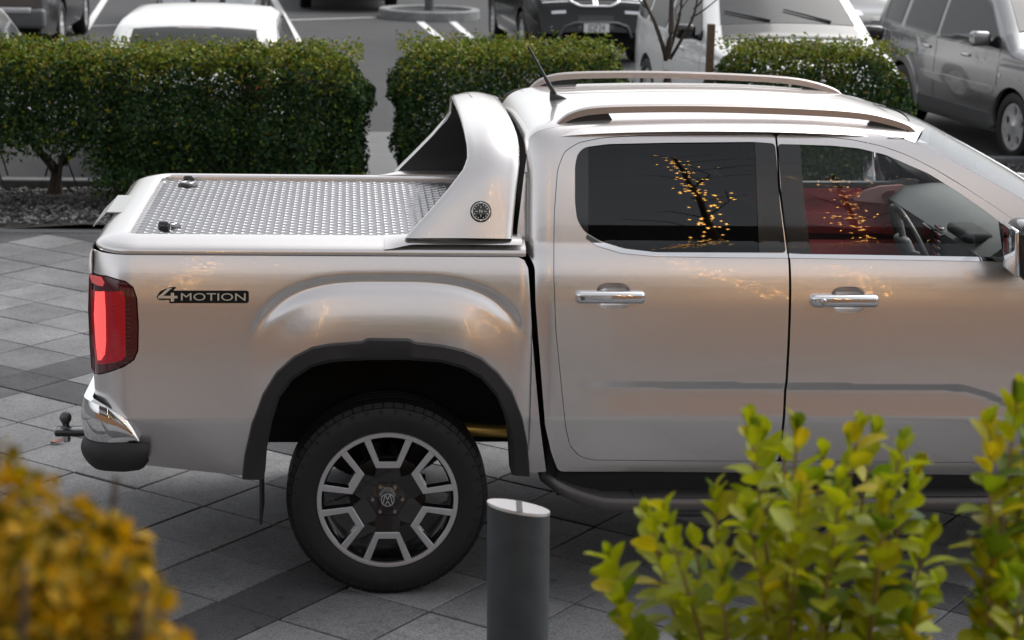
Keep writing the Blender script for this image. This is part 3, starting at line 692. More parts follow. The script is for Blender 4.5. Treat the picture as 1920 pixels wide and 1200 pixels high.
# side badge  4MOTION
bp = S([(294, 556), (300, 546), (318, 538), (331, 538), (325, 544.5), (463, 544.5), (466.5, 547), (466.5, 565), (463, 568), (318, 568), (318, 562), (298, 562)], g_bed)
sheet('model_badge', bp, lambda X, Z: g_bed(X, Z)-.004, mat('badge_black', (.008, .008, .008), .45, spec=.2), truck, flange=.005, sx=.02, sz=.02)
badge = [o for o in truck.children if o.name.startswith('model_badge')][0]
LET = mat('badge_letter_grey', (.50, .48, .38), .5, .2)
me = text_mesh('MOTION', .046, .0008, 1.30); me.materials.append(LET)
lc = S([(400, 556.5)], g_bed)[0]
xs = [v.co.x for v in me.vertices]; wl_ = S([(339.5, 556), (460.5, 556)], g_bed); k_ = (wl_[1][0]-wl_[0][0])/(max(xs)-min(xs)); mid = (max(xs)+min(xs))/2
for v in me.vertices:
    X = (v.co.x-mid)*k_+wl_.mean(0)[0]; Z = v.co.y*.86+lc[1]-.001; v.co = (X, float(g_bed(X, Z))-.0046-max(0, v.co.z), Z)
link('badge_text', me, LET, badge)
four = MB()
def poly4(px):
    p = S(px, g_bed); n = len(p); vs = [(a, float(g_bed(a, b))-.0062, b) for a, b in p]; four.add(vs+[(x, y+.002, z) for x, y, z in vs], [tuple(range(n))]+[(i, (i+1) % n, (i+1) % n+n, i+n) for i in range(n)])
poly4([(297, 555.5), (315, 539.5), (322.5, 539.5), (306, 554), (297, 558.8)]); poly4([(297, 554.2), (333, 554.2), (333, 558.8), (297, 558.8)]); poly4([(320.5, 548.5), (326.5, 548.5), (326.5, 564.5), (320.5, 564.5)])
four.build('badge_numeral', SILV, badge)
# ---- rear bumper, tow ball
def band(z0f, z1f, off, name, m, x0=-.935, bulge=.012):
    path = upath(x0, -1.150-off*.0, -.012, .10, 12); path = path; P = []; A = np.array(path); n = len(A)
    first = [(x, -.012) for x in np.linspace(x0, -1.05, 9)]; A = np.array(first[:-1]+[tuple(a) for a in A[2:-2]]+[(x, W-y) for x, y in first[::-1][1:]]); n = len(A)
    for i in range(n):
        t = A[min(i+1, n-1)]-A[max(i-1, 0)]; t /= np.linalg.norm(t); nr = np.array([t[1], -t[0]])*-1
        s_ = min(A[i][1], W-A[i][1]); x = A[i][0]; z0, z1 = z0f(x), z1f(x); row = []
        for v in np.linspace(0, 1, 9):
            d = off+bulge*(1-(2*v-1)**2); row.append((A[i][0]+nr[0]*d, A[i][1]+nr[1]*d, z0+(z1-z0)*v))
        d = -.028; row.append((A[i][0]+nr[0]*d, A[i][1]+nr[1]*d, z1-.004)); row.insert(0, (A[i][0]+nr[0]*d, A[i][1]+nr[1]*d, z0))
        P.append(row)
    return MB().grid(P).build(name, m, truck, smooth=60)
band(lambda x: .642, lambda x: float(np.interp(x, [-1.15, -1.12, -1.06, -1.02, -.98, -.955, -.935], [.800, .797, .778, .757, .724, .688, .645])), .004, 'chrome_bumper', CHROME, x0=-.94)
band(lambda x: float(np.interp(x, [-1.15, -1.10, -1.0, -.93, -.905], [.555, .532, .526, .535, .57])), lambda x: .640, .006, 'lower_bumper', BLACKP, x0=-.905, bulge=.016)
hb = onY(123, 783, W/2)
tb = empty('tow_hitch', (hb[0], W/2, 0), 0, truck); zb_ = hb[2]
q = MB().lathe([(0, .026), (.010, .0245), (.019, .018), (.0245, .008), (.0255, -.002), (.023, -.012), (.017, -.020), (.014, -.03), (.017, -.042), (.03, -.046)], 28, c=(0, 0, zb_)); q.build('tow_ball', mat('ball_grey', (.10, .11, .11), .35, .6), tb, smooth=60)
MB().rbox(-.045, .30, -.04, .04, zb_-.075, zb_-.045, .012, 3).build('tow_tongue', mat('black_enamel', (.012, .012, .012), .2, coat=.5), tb, smooth=50)
MB().lathe([(0, -.105), (.016, -.105), (.018, -.10), (.018, -.076)], 6, c=(0, 0, zb_)).build('ball_nut', ALU, tb)
# ---- cabin
REDI = mat('red_door_leather', (.93, .17, .18), .42, noise=(40, .06)); PINK = mat('pale_red_trim', (.9, .5, .5), .4); GREYI = mat('dash_grey', (.16, .17, .17), .55, bump=(500, .1, .001)); SEAT = mat('seat_dark', (.03, .03, .032), .7)
dc = empty('far_door_trim', (0, 0, 0), 0, truck); Yd = W-.135
def dpan(px, y, name, m, r=.015, th=.03):
    p = [onY(a, b, y)[[0, 2]] for a, b in px]; poly = rround(p, r, 4); MB().prism([tuple(t) for t in poly], y, y+th).build(name, m, dc, smooth=35)
dpan([(1400, 350), (1640, 350), (1705, 343), (1730, 347), (1760, 480), (1700, 560), (1400, 560)], Yd+.022, 'door_card', REDI)
dpan([(1400, 342), (1670, 342), (1700, 336), (1725, 338), (1722, 344), (1690, 350), (1610, 352), (1400, 352)], Yd+.0, 'window_sill_trim', GREYI, .004, .05)
dpan([(1400, 353), (1618, 354), (1606, 372), (1400, 370)], Yd-.012, 'upper_pad', REDI, .01)
dpan([(1600, 376), (1622, 358), (1650, 350), (1693, 347), (1706, 352), (1703, 388), (1690, 385)], Yd-.03, 'switch_panel', PINK, .006, .05)
dpan([(1655, 364), (1662, 359), (1678, 357), (1677, 371), (1668, 373), (1656, 371)], Yd-.036, 'switch', mat('switch_dark_red', (.28, .07, .08), .35), .004, .01)
dpan([(1400, 396), (1600, 400), (1640, 414), (1668, 438), (1640, 434), (1400, 408)], Yd-.012, 'arm_rest', REDI, .004, .03)
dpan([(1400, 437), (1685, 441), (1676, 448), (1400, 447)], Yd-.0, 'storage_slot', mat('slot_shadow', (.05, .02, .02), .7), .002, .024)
dpan([(1400, 450), (1672, 450), (1660, 520), (1400, 520)], Yd-.008, 'lower_pad', REDI, .006, .03)
for k in range(5): dpan([(1693, 353+k*7), (1704, 354.5+k*7), (1704, 358+k*7), (1693, 356.5+k*7)], Yd-.034, 'vent_slat', DARK, .001, .01)
# dashboard
dash = [(2.36, 1.20), (2.33, 1.33), (2.40, 1.385), (2.55, 1.40), (2.80, 1.385), (2.84, 1.2)]
MB().prism(dash, .14, W-.14).build('dashboard', GREYI, truck, smooth=50)
MB().rbox(2.315, 2.345, .82, .98, 1.12, 1.33, .01, 3).build('centre_screen', mat('screen_dark', (.02, .025, .03), .08), truck, smooth=50)
for k in range(6): MB().rbox(2.315, 2.335, .70, .79, 1.20+k*.028, 1.214+k*.028, .004, 2).build('dash_vent_slat', CHROME, truck, smooth=40)
MB().rbox(2.30, 2.42, .32, .58, 1.36, 1.405, .02, 4).build('instrument_hood', SEAT, truck, smooth=60)
sw = empty('steering_wheel', (2.13, .45, 1.315), 0, truck); sw.rotation_euler = (0, R(64), 0)
ring = MB(); tp = [(.185*math.cos(q), .185*math.sin(q)) for q in np.linspace(0, 2*math.pi, 49)[:-1]]
vs = []; seg = 10
for i, (a, b_) in enumerate(tp):
    q = 2*math.pi*i/48
    for j in range(seg):
        s_ = 2*math.pi*j/seg; r_ = .185+.016*math.cos(s_); vs.append((r_*math.cos(q), r_*math.sin(q), .014*math.sin(s_)))
ring.add(vs, [(i*seg+j, ((i+1) % 48)*seg+j, ((i+1) % 48)*seg+(j+1) % seg, i*seg+(j+1) % seg) for i in range(48) for j in range(seg)])
ring.build('wheel_rim', mat('wheel_leather', (.05, .055, .053), .35), sw, smooth=180)
MB().rbox(-.07, .07, -.075, .075, -.05, -.005, .02, 3).build('airbag_pad', GREYI, sw, smooth=60)
for q in (90, 270, 180): MB().tube([(0, 0, -.03), (.18*math.cos(R(q)), .18*math.sin(R(q)), 0)], .014, 8).build('wheel_spoke', GREYI, sw, smooth=60)
def seat(x, y, n):
    e = empty(n, (x, y, 0), 0, truck)
    MB().rbox(-.05, .50, -.24, .24, .82, 1.0, .06, 4).build('cushion', SEAT, e, smooth=60)
    b = MB().rbox(-.12, .04, -.24, .24, .95, 1.50, .06, 4); b.v = [(px-(pz_-.95)*.30, py*(1-.25*max(0, pz_-1.3)), pz_) for px, py, pz_ in b.v]; b.build('backrest', SEAT, e, smooth=60)
    b = MB().rbox(-.26, -.16, -.13, .13, 1.54, 1.70, .04, 4); b.build('headrest', SEAT, e, smooth=60)
seat(1.62, .48, 'front_seat'); seat(1.62, W-.48, 'front_seat')
MB().rbox(.72, .92, .2, W-.2, .95, 1.45, .06, 4).build('rear_bench', SEAT, truck, smooth=60)
MB().rbox(.80, 1.25, .2, W-.2, .78, 1.0, .06, 4).build('rear_bench', SEAT, truck, smooth=60)
mi = onY(1795, 390, .95)
MB().rbox(2.32, 2.345, .76, .98, 1.66, 1.735, .012, 3).build('interior_mirror', TRIM, truck, smooth=60)
hl = MB().grid([[(x, .25+u*(W-.5), zroof(x)-.045) for u in (0, .5, 1)] for x in np.linspace(.62, 2.1, 8)]); hl.build('headlining', mat('headlining', (.62, .62, .62), .9), truck)

# ================================================================== ground
def struct(o): o['kind'] = 'structure'; return o
PAVEBASE = mat('joint_sand', (.03, .03, .03), .95)
gsheet = struct(MB().box(-400, 400, -60, 600, -.30, -.055).build('ground', mat('far_asphalt', (.06, .06, .062), .9)))
pave = struct(MB().box(-6.2, 8.2, -6.5, 7.62, -.05, -.012).build('paving', PAVEBASE))
TL, TA = .4065, R(-38.285); TO = np.array([-1.4254, 1.6334])
e1 = np.array([math.cos(TA), math.sin(TA)]); e2 = np.array([-math.sin(TA), math.cos(TA)])
def stone(name, cols, sc, rgh=.85):
    m = mat(name, (.2, .2, .2), rgh, objrnd=cols, bump=(95, .35, .004), spec=.25); t = m.node_tree; b = t.nodes['Principled BSDF']
    # fine pale grit and dark worn veins
    tc = t.nodes.new('ShaderNodeTexCoord'); src = b.inputs['Base Color'].links[0].from_socket
    vo = t.nodes.new('ShaderNodeTexNoise'); vo.inputs['Scale'].default_value = 160; vo.inputs['Detail'].default_value = 3
    mr = t.nodes.new('ShaderNodeMapRange'); mr.inputs['From Min'].default_value = .35; mr.inputs['From Max'].default_value = .75; mr.inputs['To Min'].default_value = .70; mr.inputs['To Max'].default_value = 1.45
    ve = t.nodes.new('ShaderNodeTexNoise'); ve.inputs['Scale'].default_value = 14; ve.inputs['Detail'].default_value = 8; ve.inputs['Distortion'].default_value = 1.2
    cr = t.nodes.new('ShaderNodeValToRGB'); cr.color_ramp.elements[0].position = .47; cr.color_ramp.elements[0].color = (1, 1, 1, 1)
    el = cr.color_ramp.elements.new(.5); el.color = (.72, .72, .72, 1); cr.color_ramp.elements[-1].position = .53; cr.color_ramp.elements[-1].color = (1, 1, 1, 1)
    a = t.nodes.new('ShaderNodeVectorMath'); a.operation = 'MULTIPLY'; c_ = t.nodes.new('ShaderNodeVectorMath'); c_.operation = 'MULTIPLY'
    L = t.links.new
    gq = t.nodes.new('ShaderNodeNewGeometry')
    L(gq.outputs['Position'], vo.inputs['Vector']); L(gq.outputs['Position'], ve.inputs['Vector']); L(vo.outputs['Fac'], mr.inputs['Value']); L(ve.outputs['Fac'], cr.inputs[0])
    L(src, a.inputs[0]); L(mr.outputs[0], a.inputs[1]); L(a.outputs[0], c_.inputs[0]); L(cr.outputs[0], c_.inputs[1]); L(c_.outputs[0], b.inputs['Base Color'])
    # broad stains and a few dark spots, continuous across the slabs
    n1 = t.nodes.new('ShaderNodeTexNoise'); n1.inputs['Scale'].default_value = 1.7; n1.inputs['Detail'].default_value = 9; n1.inputs['Roughness'].default_value = .62; L(gq.outputs['Position'], n1.inputs['Vector'])
    m1 = t.nodes.new('ShaderNodeMapRange'); m1.inputs['From Min'].default_value = .3; m1.inputs['From Max'].default_value = .68; m1.inputs['To Min'].default_value = .66; m1.inputs['To Max'].default_value = 1.22; L(n1.outputs['Fac'], m1.inputs['Value'])
    v1 = t.nodes.new('ShaderNodeTexVoronoi'); v1.inputs['Scale'].default_value = 4.3; L(gq.outputs['Position'], v1.inputs['Vector'])
    m2 = t.nodes.new('ShaderNodeMapRange'); m2.inputs['From Min'].default_value = .05; m2.inputs['From Max'].default_value = .085; m2.inputs['To Min'].default_value = .62; m2.inputs['To Max'].default_value = 1.0; L(v1.outputs['Distance'], m2.inputs['Value'])
    p1 = t.nodes.new('ShaderNodeMath'); p1.operation = 'MULTIPLY'; L(m1.outputs[0], p1.inputs[0]); L(m2.outputs[0], p1.inputs[1])
    p2 = t.nodes.new('ShaderNodeVectorMath'); p2.operation = 'MULTIPLY'; L(c_.outputs[0], p2.inputs[0]); L(p1.outputs[0], p2.inputs[1]); L(p2.outputs[0], b.inputs['Base Color'])
    return m
TLIGHT = stone('light_paver', [(.13, .13, .134), (.165, .165, .169), (.215, .215, .219), (.155, .155, .159)], 1)
TDARK = stone('dark_paver', [(.06, .06, .064), (.078, .078, .082), (.09, .09, .094)], 1)
def tile_bm(a, b, h=.032, bev=.003):
    x, y = a/2, b/2
    vs = [(-x, -y, -h), (x, -y, -h), (x, y, -h), (-x, y, -h), (-x, -y, -bev), (x, -y, -bev), (x, y, -bev), (-x, y, -bev), (-x+bev, -y+bev, 0), (x-bev, -y+bev, 0), (x-bev, y-bev, 0), (-x+bev, y-bev, 0)]
    return vs, [(8, 9, 10, 11)]+[(i, (i+1) % 4, (i+1) % 4+4, i+4) for i in range(4)]+[(i+4, (i+1) % 4+4, (i+1) % 4+8, i+8) for i in range(4)]
GAP = .010
sqv, sqf = tile_bm(TL-GAP, TL-GAP); sq_me = bpy.data.meshes.new('paver'); sq_me.from_pydata(sqv, [], sqf); sq_me.materials.append(TLIGHT)
SW = .75*TL
stv, stf = tile_bm(TL-.004, SW-GAP); st_me = bpy.data.meshes.new('strip_paver'); st_me.from_pydata(stv, [], stf); st_me.materials.append(TDARK)
cands = []
PER = 7.75
for bu in range(-4, 6):
    for bv in range(-5, 5):
        u0, v0 = -3+bu*PER, 2-7+bv*PER           # block of 7x7 squares, dark strips 0.75 wide between
        for i in range(7):
            for j in range(7): cands.append((u0+i+.5, v0+j+.5, 0., 's'))
            cands.append((u0+i+.5, v0-.375, 0., 'd')); cands.append((u0-.375, v0+i+.5, math.pi/2, 'd'))
        cands.append((u0-.375, v0-.375, 0., 'c'))
stc_v, stc_f = tile_bm(SW-GAP, SW-GAP); stc_me = bpy.data.meshes.new('strip_paver'); stc_me.from_pydata(stc_v, [], stc_f); stc_me.materials.append(TDARK)
vis = []
for u, v, a, k in cands:
    p = TO+TL*(u*e1+v*e2)
    if not (-6.0 < p[0] < 8.0 and -6.3 < p[1] < 7.45): continue
    x, y = pj((p[0], p[1], 0)); infr = -60 < x < 1980 and 380 < y < 1260 and p[1] > -5
    hid = (250 < x < 1900 and y < 860) or (540 < x < 900 and y < 1080)
    vis.append((0 if (infr and not hid) else 1, np.linalg.norm(p-C[:2]), p, a, k))
vis.sort(key=lambda t: (t[0], t[1]))
rest = {'s': MB(), 'd': MB()}
for i, (hid, d, p, a, k) in enumerate(vis):
    z = rng.normal(0, .0012); tx, ty = rng.normal(0, .0022, 2); j = rng.normal(0, .0014, 2)
    if i < 300:
        o = link('paver', {'s': sq_me, 'd': st_me, 'c': stc_me}[k], None, pave)
        o.location = (p[0]+j[0], p[1]+j[1], z); o.rotation_euler = (tx, ty, TA+a)
    else:
        vs, fs = {'s': (sqv, sqf), 'd': (stv, stf), 'c': (stc_v, stc_f)}[k]; ca, sa = math.cos(TA+a), math.sin(TA+a)
        rest['s' if k == 's' else 'd'].add([(p[0]+x*ca-y*sa, p[1]+x*sa+y*ca, z+q) for x, y, q in vs], fs)
rest['s'].build('paver_field', TLIGHT, pave, kind='stuff', fix=False); rest['d'].build('paver_field', TDARK, pave, kind='stuff', fix=False)
# planting bed, kerbs, car park
soil = struct(MB().grid([[(x, y, .02+.03*math.sin(x*3+y)*math.cos(y*5)) for y in np.linspace(7.62, 9.35, 14)] for x in np.linspace(-14, 20, 90)]).build('planting_bed', mat('bed_soil', (.035, .032, .030), .95, noise=(30, .4), bump=(60, .6, .02))))
tread = struct(MB().rbox(-14, 20, 7.50, 7.66, -.03, .006, .006, 1).build('edging', mat('dark_edging', (.075, .078, .080), .85, noise=(20, .2))))
kerb = struct(MB().rbox(-14, 20, 9.33, 9.48, -.1, .10, .015, 2).build('kerb', mat('kerb_concrete', (.11, .112, .115), .85, noise=(12, .25), bump=(80, .3, .004))))
ASPH = mat('asphalt', (.044, .0445, .046), .9, noise=(2.2, .16, 12), bump=(220, .5, .006))
park = struct(MB().box(-60, 80, 9.48, 130, -.2, -.006).build('car_park', ASPH))
pathm = mat('path_concrete', (.12, .122, .124), .8, noise=(6, .12), bump=(120, .3, .003))
struct(MB().box(-.02, .40, 7.62, 12.8, -.02, .055).build('path', pathm)); 
LINE = mat('road_paint', (.62, .62, .62), .75, noise=(25, .25, 8))
def pline(a, b, w_, ya=None):
    p, q = onZ(*a, 0), onZ(*b, 0); d = (q-p)[:2]; d /= np.linalg.norm(d); n_ = np.array([-d[1], d[0]])*w_/2
    o = MB().add([(p[0]+n_[0], p[1]+n_[1], -.002), (q[0]+n_[0], q[1]+n_[1], -.002), (q[0]-n_[0], q[1]-n_[1], -.002), (p[0]-n_[0], p[1]-n_[1], -.002)], [(0, 1, 2, 3)]).build('painted_line', LINE, park); return o
pline((510, -8), (560, 80), .13); pline((198, -4), (160, 55), .12); pline((787, 40), (840, 85), .13); pline((848, 40), (900, 85), .12); pline((462, -8), (480, 20), .12)
pline((130, 50), (230, 46), .06); pline((480, 39), (706, 32), .09)
# gravel mulch
def rocks(n, x0, x1, y0, y1, z, smin, smax):
    V = []; Fc = []; oc = np.array([(1, 0, 0), (-1, 0, 0), (0, 1, 0), (0, -1, 0), (0, 0, 1), (0, 0, -1)], float); of = np.array([(0, 2, 4), (2, 1, 4), (1, 3, 4), (3, 0, 4), (2, 0, 5), (1, 2, 5), (3, 1, 5), (0, 3, 5)])
    for i in range(n):
        s_ = rng.uniform(smin, smax); q = rng.uniform(0, 6.28); M3 = np.array(Matrix.Rotation(q, 3, 'Z') @ Matrix.Rotation(rng.uniform(-.6, .6), 3, 'X'))
        p = (oc*rng.uniform(.6, 1.2, (6, 1))*[s_, s_*rng.uniform(.5, .9), s_*rng.uniform(.35, .7)])@M3.T+[rng.uniform(x0, x1), rng.uniform(y0, y1), z+rng.uniform(-.004, .012)]
        V.append(p); Fc.append(of+6*i)
    me = bpy.data.meshes.new('stones'); me.from_pydata(np.vstack(V).tolist(), [], np.vstack(Fc).tolist()); return me
gv = link('gravel', rocks(5200, -4.4, .0, 7.68, 9.3, .035, .012, .034), mat('bark_gravel', (.1, .1, .1), .85, island=[(.03, .028, .026), (.075, .072, .07), (.13, .128, .125), (.22, .215, .21)]))
tag(gv, 'dark grey gravel mulch under the long hedge', 'gravel', kind='stuff')

# ================================================================== leaves
def leaf_cloud(name, P, Nrm, size, m, parent=None, aspect=.55, curl=.25, kind=None, jitter=.9):
    """rhombic folded leaves (4 tris) at points P facing roughly along Nrm"""
    n = len(P); s_ = rng.uniform(size[0], size[1], n)[:, None]
    a = Nrm+rng.normal(0, jitter, (n, 3)); a /= np.linalg.norm(a, axis=1)[:, None]
    t = rng.normal(0, 1, (n, 3)); t -= (t*a).sum(1)[:, None]*a; t /= np.linalg.norm(t, axis=1)[:, None]; b = np.cross(a, t)
    V = np.stack([P-t*s_*.5, P+b*s_*aspect*.5+a*s_*curl*.3-t*s_*.02, P+t*s_*.5-a*s_*curl*.25, P-b*s_*aspect*.5+a*s_*curl*.3-t*s_*.02], 1).reshape(-1, 3)
    me = bpy.data.meshes.new(name); me.vertices.add(4*n); me.vertices.foreach_set('co', V.astype(np.float32).ravel())
    idx = np.arange(n)[:, None]*4; tri = np.concatenate([idx+[0, 1, 2], idx+[0, 2, 3]], 1).reshape(-1)
    me.loops.add(6*n); me.loops.foreach_set('vertex_index', tri.astype(np.int32)); me.polygons.add(2*n)
    me.polygons.foreach_set('loop_start', np.arange(0, 6*n, 3, dtype=np.int32)); me.polygons.foreach_set('loop_total', np.full(2*n, 3, np.int32))
    me.update(calc_edges=True); me.validate()
    return link(name, me, m, parent, kind)
HL = mat('hedge_leaf', (.05, .09, .03), .55, spec=.22, island=[(.007, .023, .007), (.013, .040, .011), (.026, .066, .014), (.056, .090, .016), (.013, .048, .026)], transl=.22)
HY = mat('hedge_new_growth', (.1, .12, .03), .5, spec=.25, island=[(.05, .105, .008), (.11, .17, .010), (.20, .23, .014), (.20, .145, .014), (.075, .14, .010)], transl=.25)
BARK = mat('bark', (.05, .038, .03), .9, noise=(40, .3), bump=(60, .6, .006))
def hedge(label, x0, x1, y0, y1, z0, z1, n, thin=None, trunks=(), seed=1):
    rs = np.random.default_rng(seed); e = empty('hedge', ((x0+x1)/2, (y0+y1)/2, 0.)); tag(e, label, 'hedge', 'clipped hedges along the planting bed')
    A = {'t': (x1-x0)*(y1-y0), 'f': (x1-x0)*(z1-z0), 'b': (x1-x0)*(z1-z0)*.6, 'l': (y1-y0)*(z1-z0), 'r': (y1-y0)*(z1-z0), 'i': (x1-x0)*(z1-z0)*1.8}
    tot = sum(A.values()); Ps = []; Ns = []
    for k, a in A.items():
        c_ = int(n*a/tot); u = rs.random((c_, 3)); d = np.abs(rs.normal(0, .07, c_))-.02
        X = x0+(x1-x0)*u[:, 0]; Y = y0+(y1-y0)*u[:, 1]; Z = z0+(z1-z0)*u[:, 2]; N_ = np.zeros((c_, 3))
        if k == 't': Z = z1-d*.8; N_[:, 2] = 1
        if k == 'f': Y = y0+d; N_[:, 1] = -1; N_[:, 2] = .3
        if k == 'b': Y = y1-d; N_[:, 1] = 1
        if k == 'l': X = x0+d; N_[:, 0] = -1
        if k == 'r': X = x1-d; N_[:, 0] = 1
        Ps.append(np.c_[X, Y, Z]); Ns.append(N_)
    P = np.vstack(Ps); N_ = np.vstack(Ns)
    wv = lambda a, b, c, s: np.sin(a*s+1.3*seed)*np.cos(b*s*1.3+seed)+np.sin(c*s*1.7+a*s*.6+2*seed)
    lump = .5*wv(P[:, 0], P[:, 1], P[:, 2], 5.)+.5*wv(P[:, 1], P[:, 2], P[:, 0], 11.)
    cen = np.array([(x0+x1)/2, (y0+y1)/2, (z0+z1)/2]); half = np.array([(x1-x0)/2, (y1-y0)/2, (z1-z0)/2])
    P = P+N_*(lump*.07)[:, None]
    # round the top edges and the ends, undercut the base
    q = np.clip((P[:, 2]-(z1-.14))/.14, 0, 1.2); P[:, 1] += np.sign(cen[1]-P[:, 1])*q**2*.07
    endx = np.minimum(P[:, 0]-x0, x1-P[:, 0]); P[:, 2] -= np.clip((.28-endx)/.28, 0, 1)**2*.20*ss(z1-.5, z1, P[:, 2])
    low = np.clip((z0+.35-P[:, 2])/.35, 0, 1); P[:, 0] += np.sign(cen[0]-P[:, 0])*low*.12*np.clip(1-endx/.25, 0, 1)
    keep = rs.random(len(P)) > np.clip(.12+.38*(wv(P[:, 0]*.7, P[:, 1], P[:, 2], 7.)-.6), 0, .8)*(P[:, 2] < z1-.08)
    if thin: keep &= rs.random(len(P)) > thin(P)
    # clumps of upright new shoots on top
    P, N_ = P[keep], N_[keep]; off = np.array([(x0+x1)/2, (y0+y1)/2, 0])
    young = rs.random(len(P)) < .05+.72*ss(z1-.30, z1+.02, P[:, 2]+.05*wv(P[:, 0], P[:, 1], P[:, 0], 6.))
    leaf_cloud('foliage', P[~young]-off, N_[~young], (.030, .052), HL, e, kind='stuff')
    sh = int(len(P)*.05); S0 = np.c_[x0+(x1-x0)*rs.random(sh), y0+(y1-y0)*rs.random(sh), z1+rs.random(sh)**2*.09+.03*np.sin(9*rs.random(sh))]
    leaf_cloud('new_shoots', np.vstack([P[young], S0])-off, np.vstack([N_[young], np.tile([0, 0, .6], (sh, 1))]), (.026, .046), HY, e, kind='stuff')
    inner = MB()
    for tx, ty in trunks:
        r0 = random.Random(int(tx*1000)+seed); b = MB(); base_ = Vector((tx, ty, .0))
        b.tube([base_, base_+Vector((.01, 0, .12)), base_+Vector((.03, .02, .28))], [.075, .05, .042], 9)
        for k in range(6):
            a = r0.uniform(0, 6.28); f = base_+Vector((.03, .02, r0.uniform(.10, .27))); l = r0.uniform(.35, .6)
            p1 = f+Vector((math.cos(a)*l*.45, math.sin(a)*l*.3, l*.45)); p2 = p1+Vector((math.cos(a+.5)*l*.4, math.sin(a+.5)*l*.25, l*.55)); b.tube([f, p1, p2], [.028, .017, .007], 6)
        b.v = [(x-off[0], y-off[1], z) for x, y, z in b.v]; b.build('trunk', BARK, e, smooth=60)
    rr_ = random.Random(seed); b = MB()
    for k in range(int((x1-x0)*14)):
        x, y = rr_.uniform(x0+.05, x1-.05), rr_.uniform(y0+.15, y1-.15); z = rr_.uniform(.02, .4); l = rr_.uniform(.3, .7); a = rr_.uniform(0, 6.28)
        b.tube([(x-off[0], y-off[1], z), (x-off[0]+math.cos(a)*.1, y-off[1]+math.sin(a)*.1, z+l*.5), (x-off[0]+math.cos(a)*.22, y-off[1]+math.sin(a)*.2, min(z+l, z1-.05))], [.008, .006, .003], 5)
    b.build('twig', BARK, e, kind='stuff')
    nb = int((x1-x0)*16); Ps = []
    for k in range(nb):                                   # stray shoots standing out of the clipped faces
        top = rs.random() < .6; p0 = np.array([rs.uniform(x0, x1), rs.uniform(y0, y1) if top else y0, z1-.02 if top else rs.uniform(z0+.2, z1)]); d = np.array([rs.normal(0, .35), rs.normal(0, .3), 1]) if top else np.array([rs.normal(0, .5), -1, .3])
        d /= np.linalg.norm(d); l = rs.uniform(.04, .13)
        for t in np.linspace(0, 1, 7): Ps.append(p0+d*l*t+rs.normal(0, .008, 3))
    Ps = np.array(Ps); leaf_cloud('stray_shoots', Ps-off, np.tile([0, -.3, .5], (len(Ps), 1)), (.024, .042), HY, e, kind='stuff'); return e
def thin1(P):   # bare lower left corner where the trunk and the kerb show
    return np.clip(.93*ss(.62, .40, P[:, 2])*ss(-2.05, -2.3, P[:, 0]), 0, 1)+.35*ss(.5, .1, P[:, 2])
hedge('longest clipped green hedge, left, with bare trunk at its lower left', -4.2, -.04, 8.28, 9.2, .12, 1.235, 115000, thin1, [(-2.57, 9.02), (-1.4, 9.0), (-.5, 9.0), (-3.6, 9.0)], 3)
hedge('clipped hedge behind the sports bar, in front of black car', .24, 2.06, 8.3, 9.5, .25, 1.285, 42000, None, [(.8, 9.0), (1.6, 9.0)], 5)
hedge('short dark hedge above the roof, in front of white four wheel drive', 2.94, 4.42, 8.5, 9.45, .1, 1.30, 34000, None, [(3.3, 9.), (4.0, 9.)], 9)
# bare young tree and stake between the hedges
tr = empty('young_tree', (2.50, 9.0, 0)); tag(tr, 'bare young multi stemmed tree between the two right hedges', 'tree')
b = MB(); b.tube([(0, 0, -.02), (.0, 0, .6), (-.01, 0, 1.02), (0, .0, 1.12)], [.05, .044, .04, .042], 10); b.build('trunk', BARK, tr, smooth=60)
def px9(x, y): p = onY(x, y, 9.0); return (p[0]-2.50, 0., p[2])
br = MB()
for pts, r0 in (([(1250, 112), (1243, 90), (1226, 40), (1216, 15), (1196, -25)], .022), ([(1251, 108), (1256, 60), (1259, 20), (1262, -40)], .030), ([(1255, 105), (1266, 60), (1275, 15), (1278, -40)], .016), ([(1258, 112), (1280, 70), (1300, 25), (1312, -30)], .015), ([(1296, 35), (1320, 20), (1350, -8)], .008), ([(1302, 18), (1312, 8), (1322, -10)], .009), ([(1217, 18), (1205, 8), (1190, -12)], .008), ([(1272, 30), (1282, 12), (1300, -15)], .006), ([(1275, 60), (1268, 20), (1280, 0)], .005)):
    q = [px9(*t) for t in pts]; q = [(a, .05*math.sin(i*1.7+r0*100), c_) for i, (a, _, c_) in enumerate(q)]
    br.tube(spline(q, 10).tolist(), np.linspace(r0, r0*.5, 10).tolist(), 8)
br.build('branch', BARK, tr, smooth=60)
st = empty('wooden_stake', (2.83, 8.95, 0)); tag(st, 'square brown wooden stake beside the bare young tree', 'stake')
b = MB().rbox(-.030, .030, -.03, .03, -.05, 1.515, .004, 1); b.build('post', mat('stake_wood', (.11, .07, .042), .85, noise=(30, .3), bump=(90, .5, .004)), st)
MB().rbox(-.038, .038, -.038, .038, .93, 1.06, .008, 2).build('tree_tie', mat('tie_dark', (.03, .025, .02), .8), st)

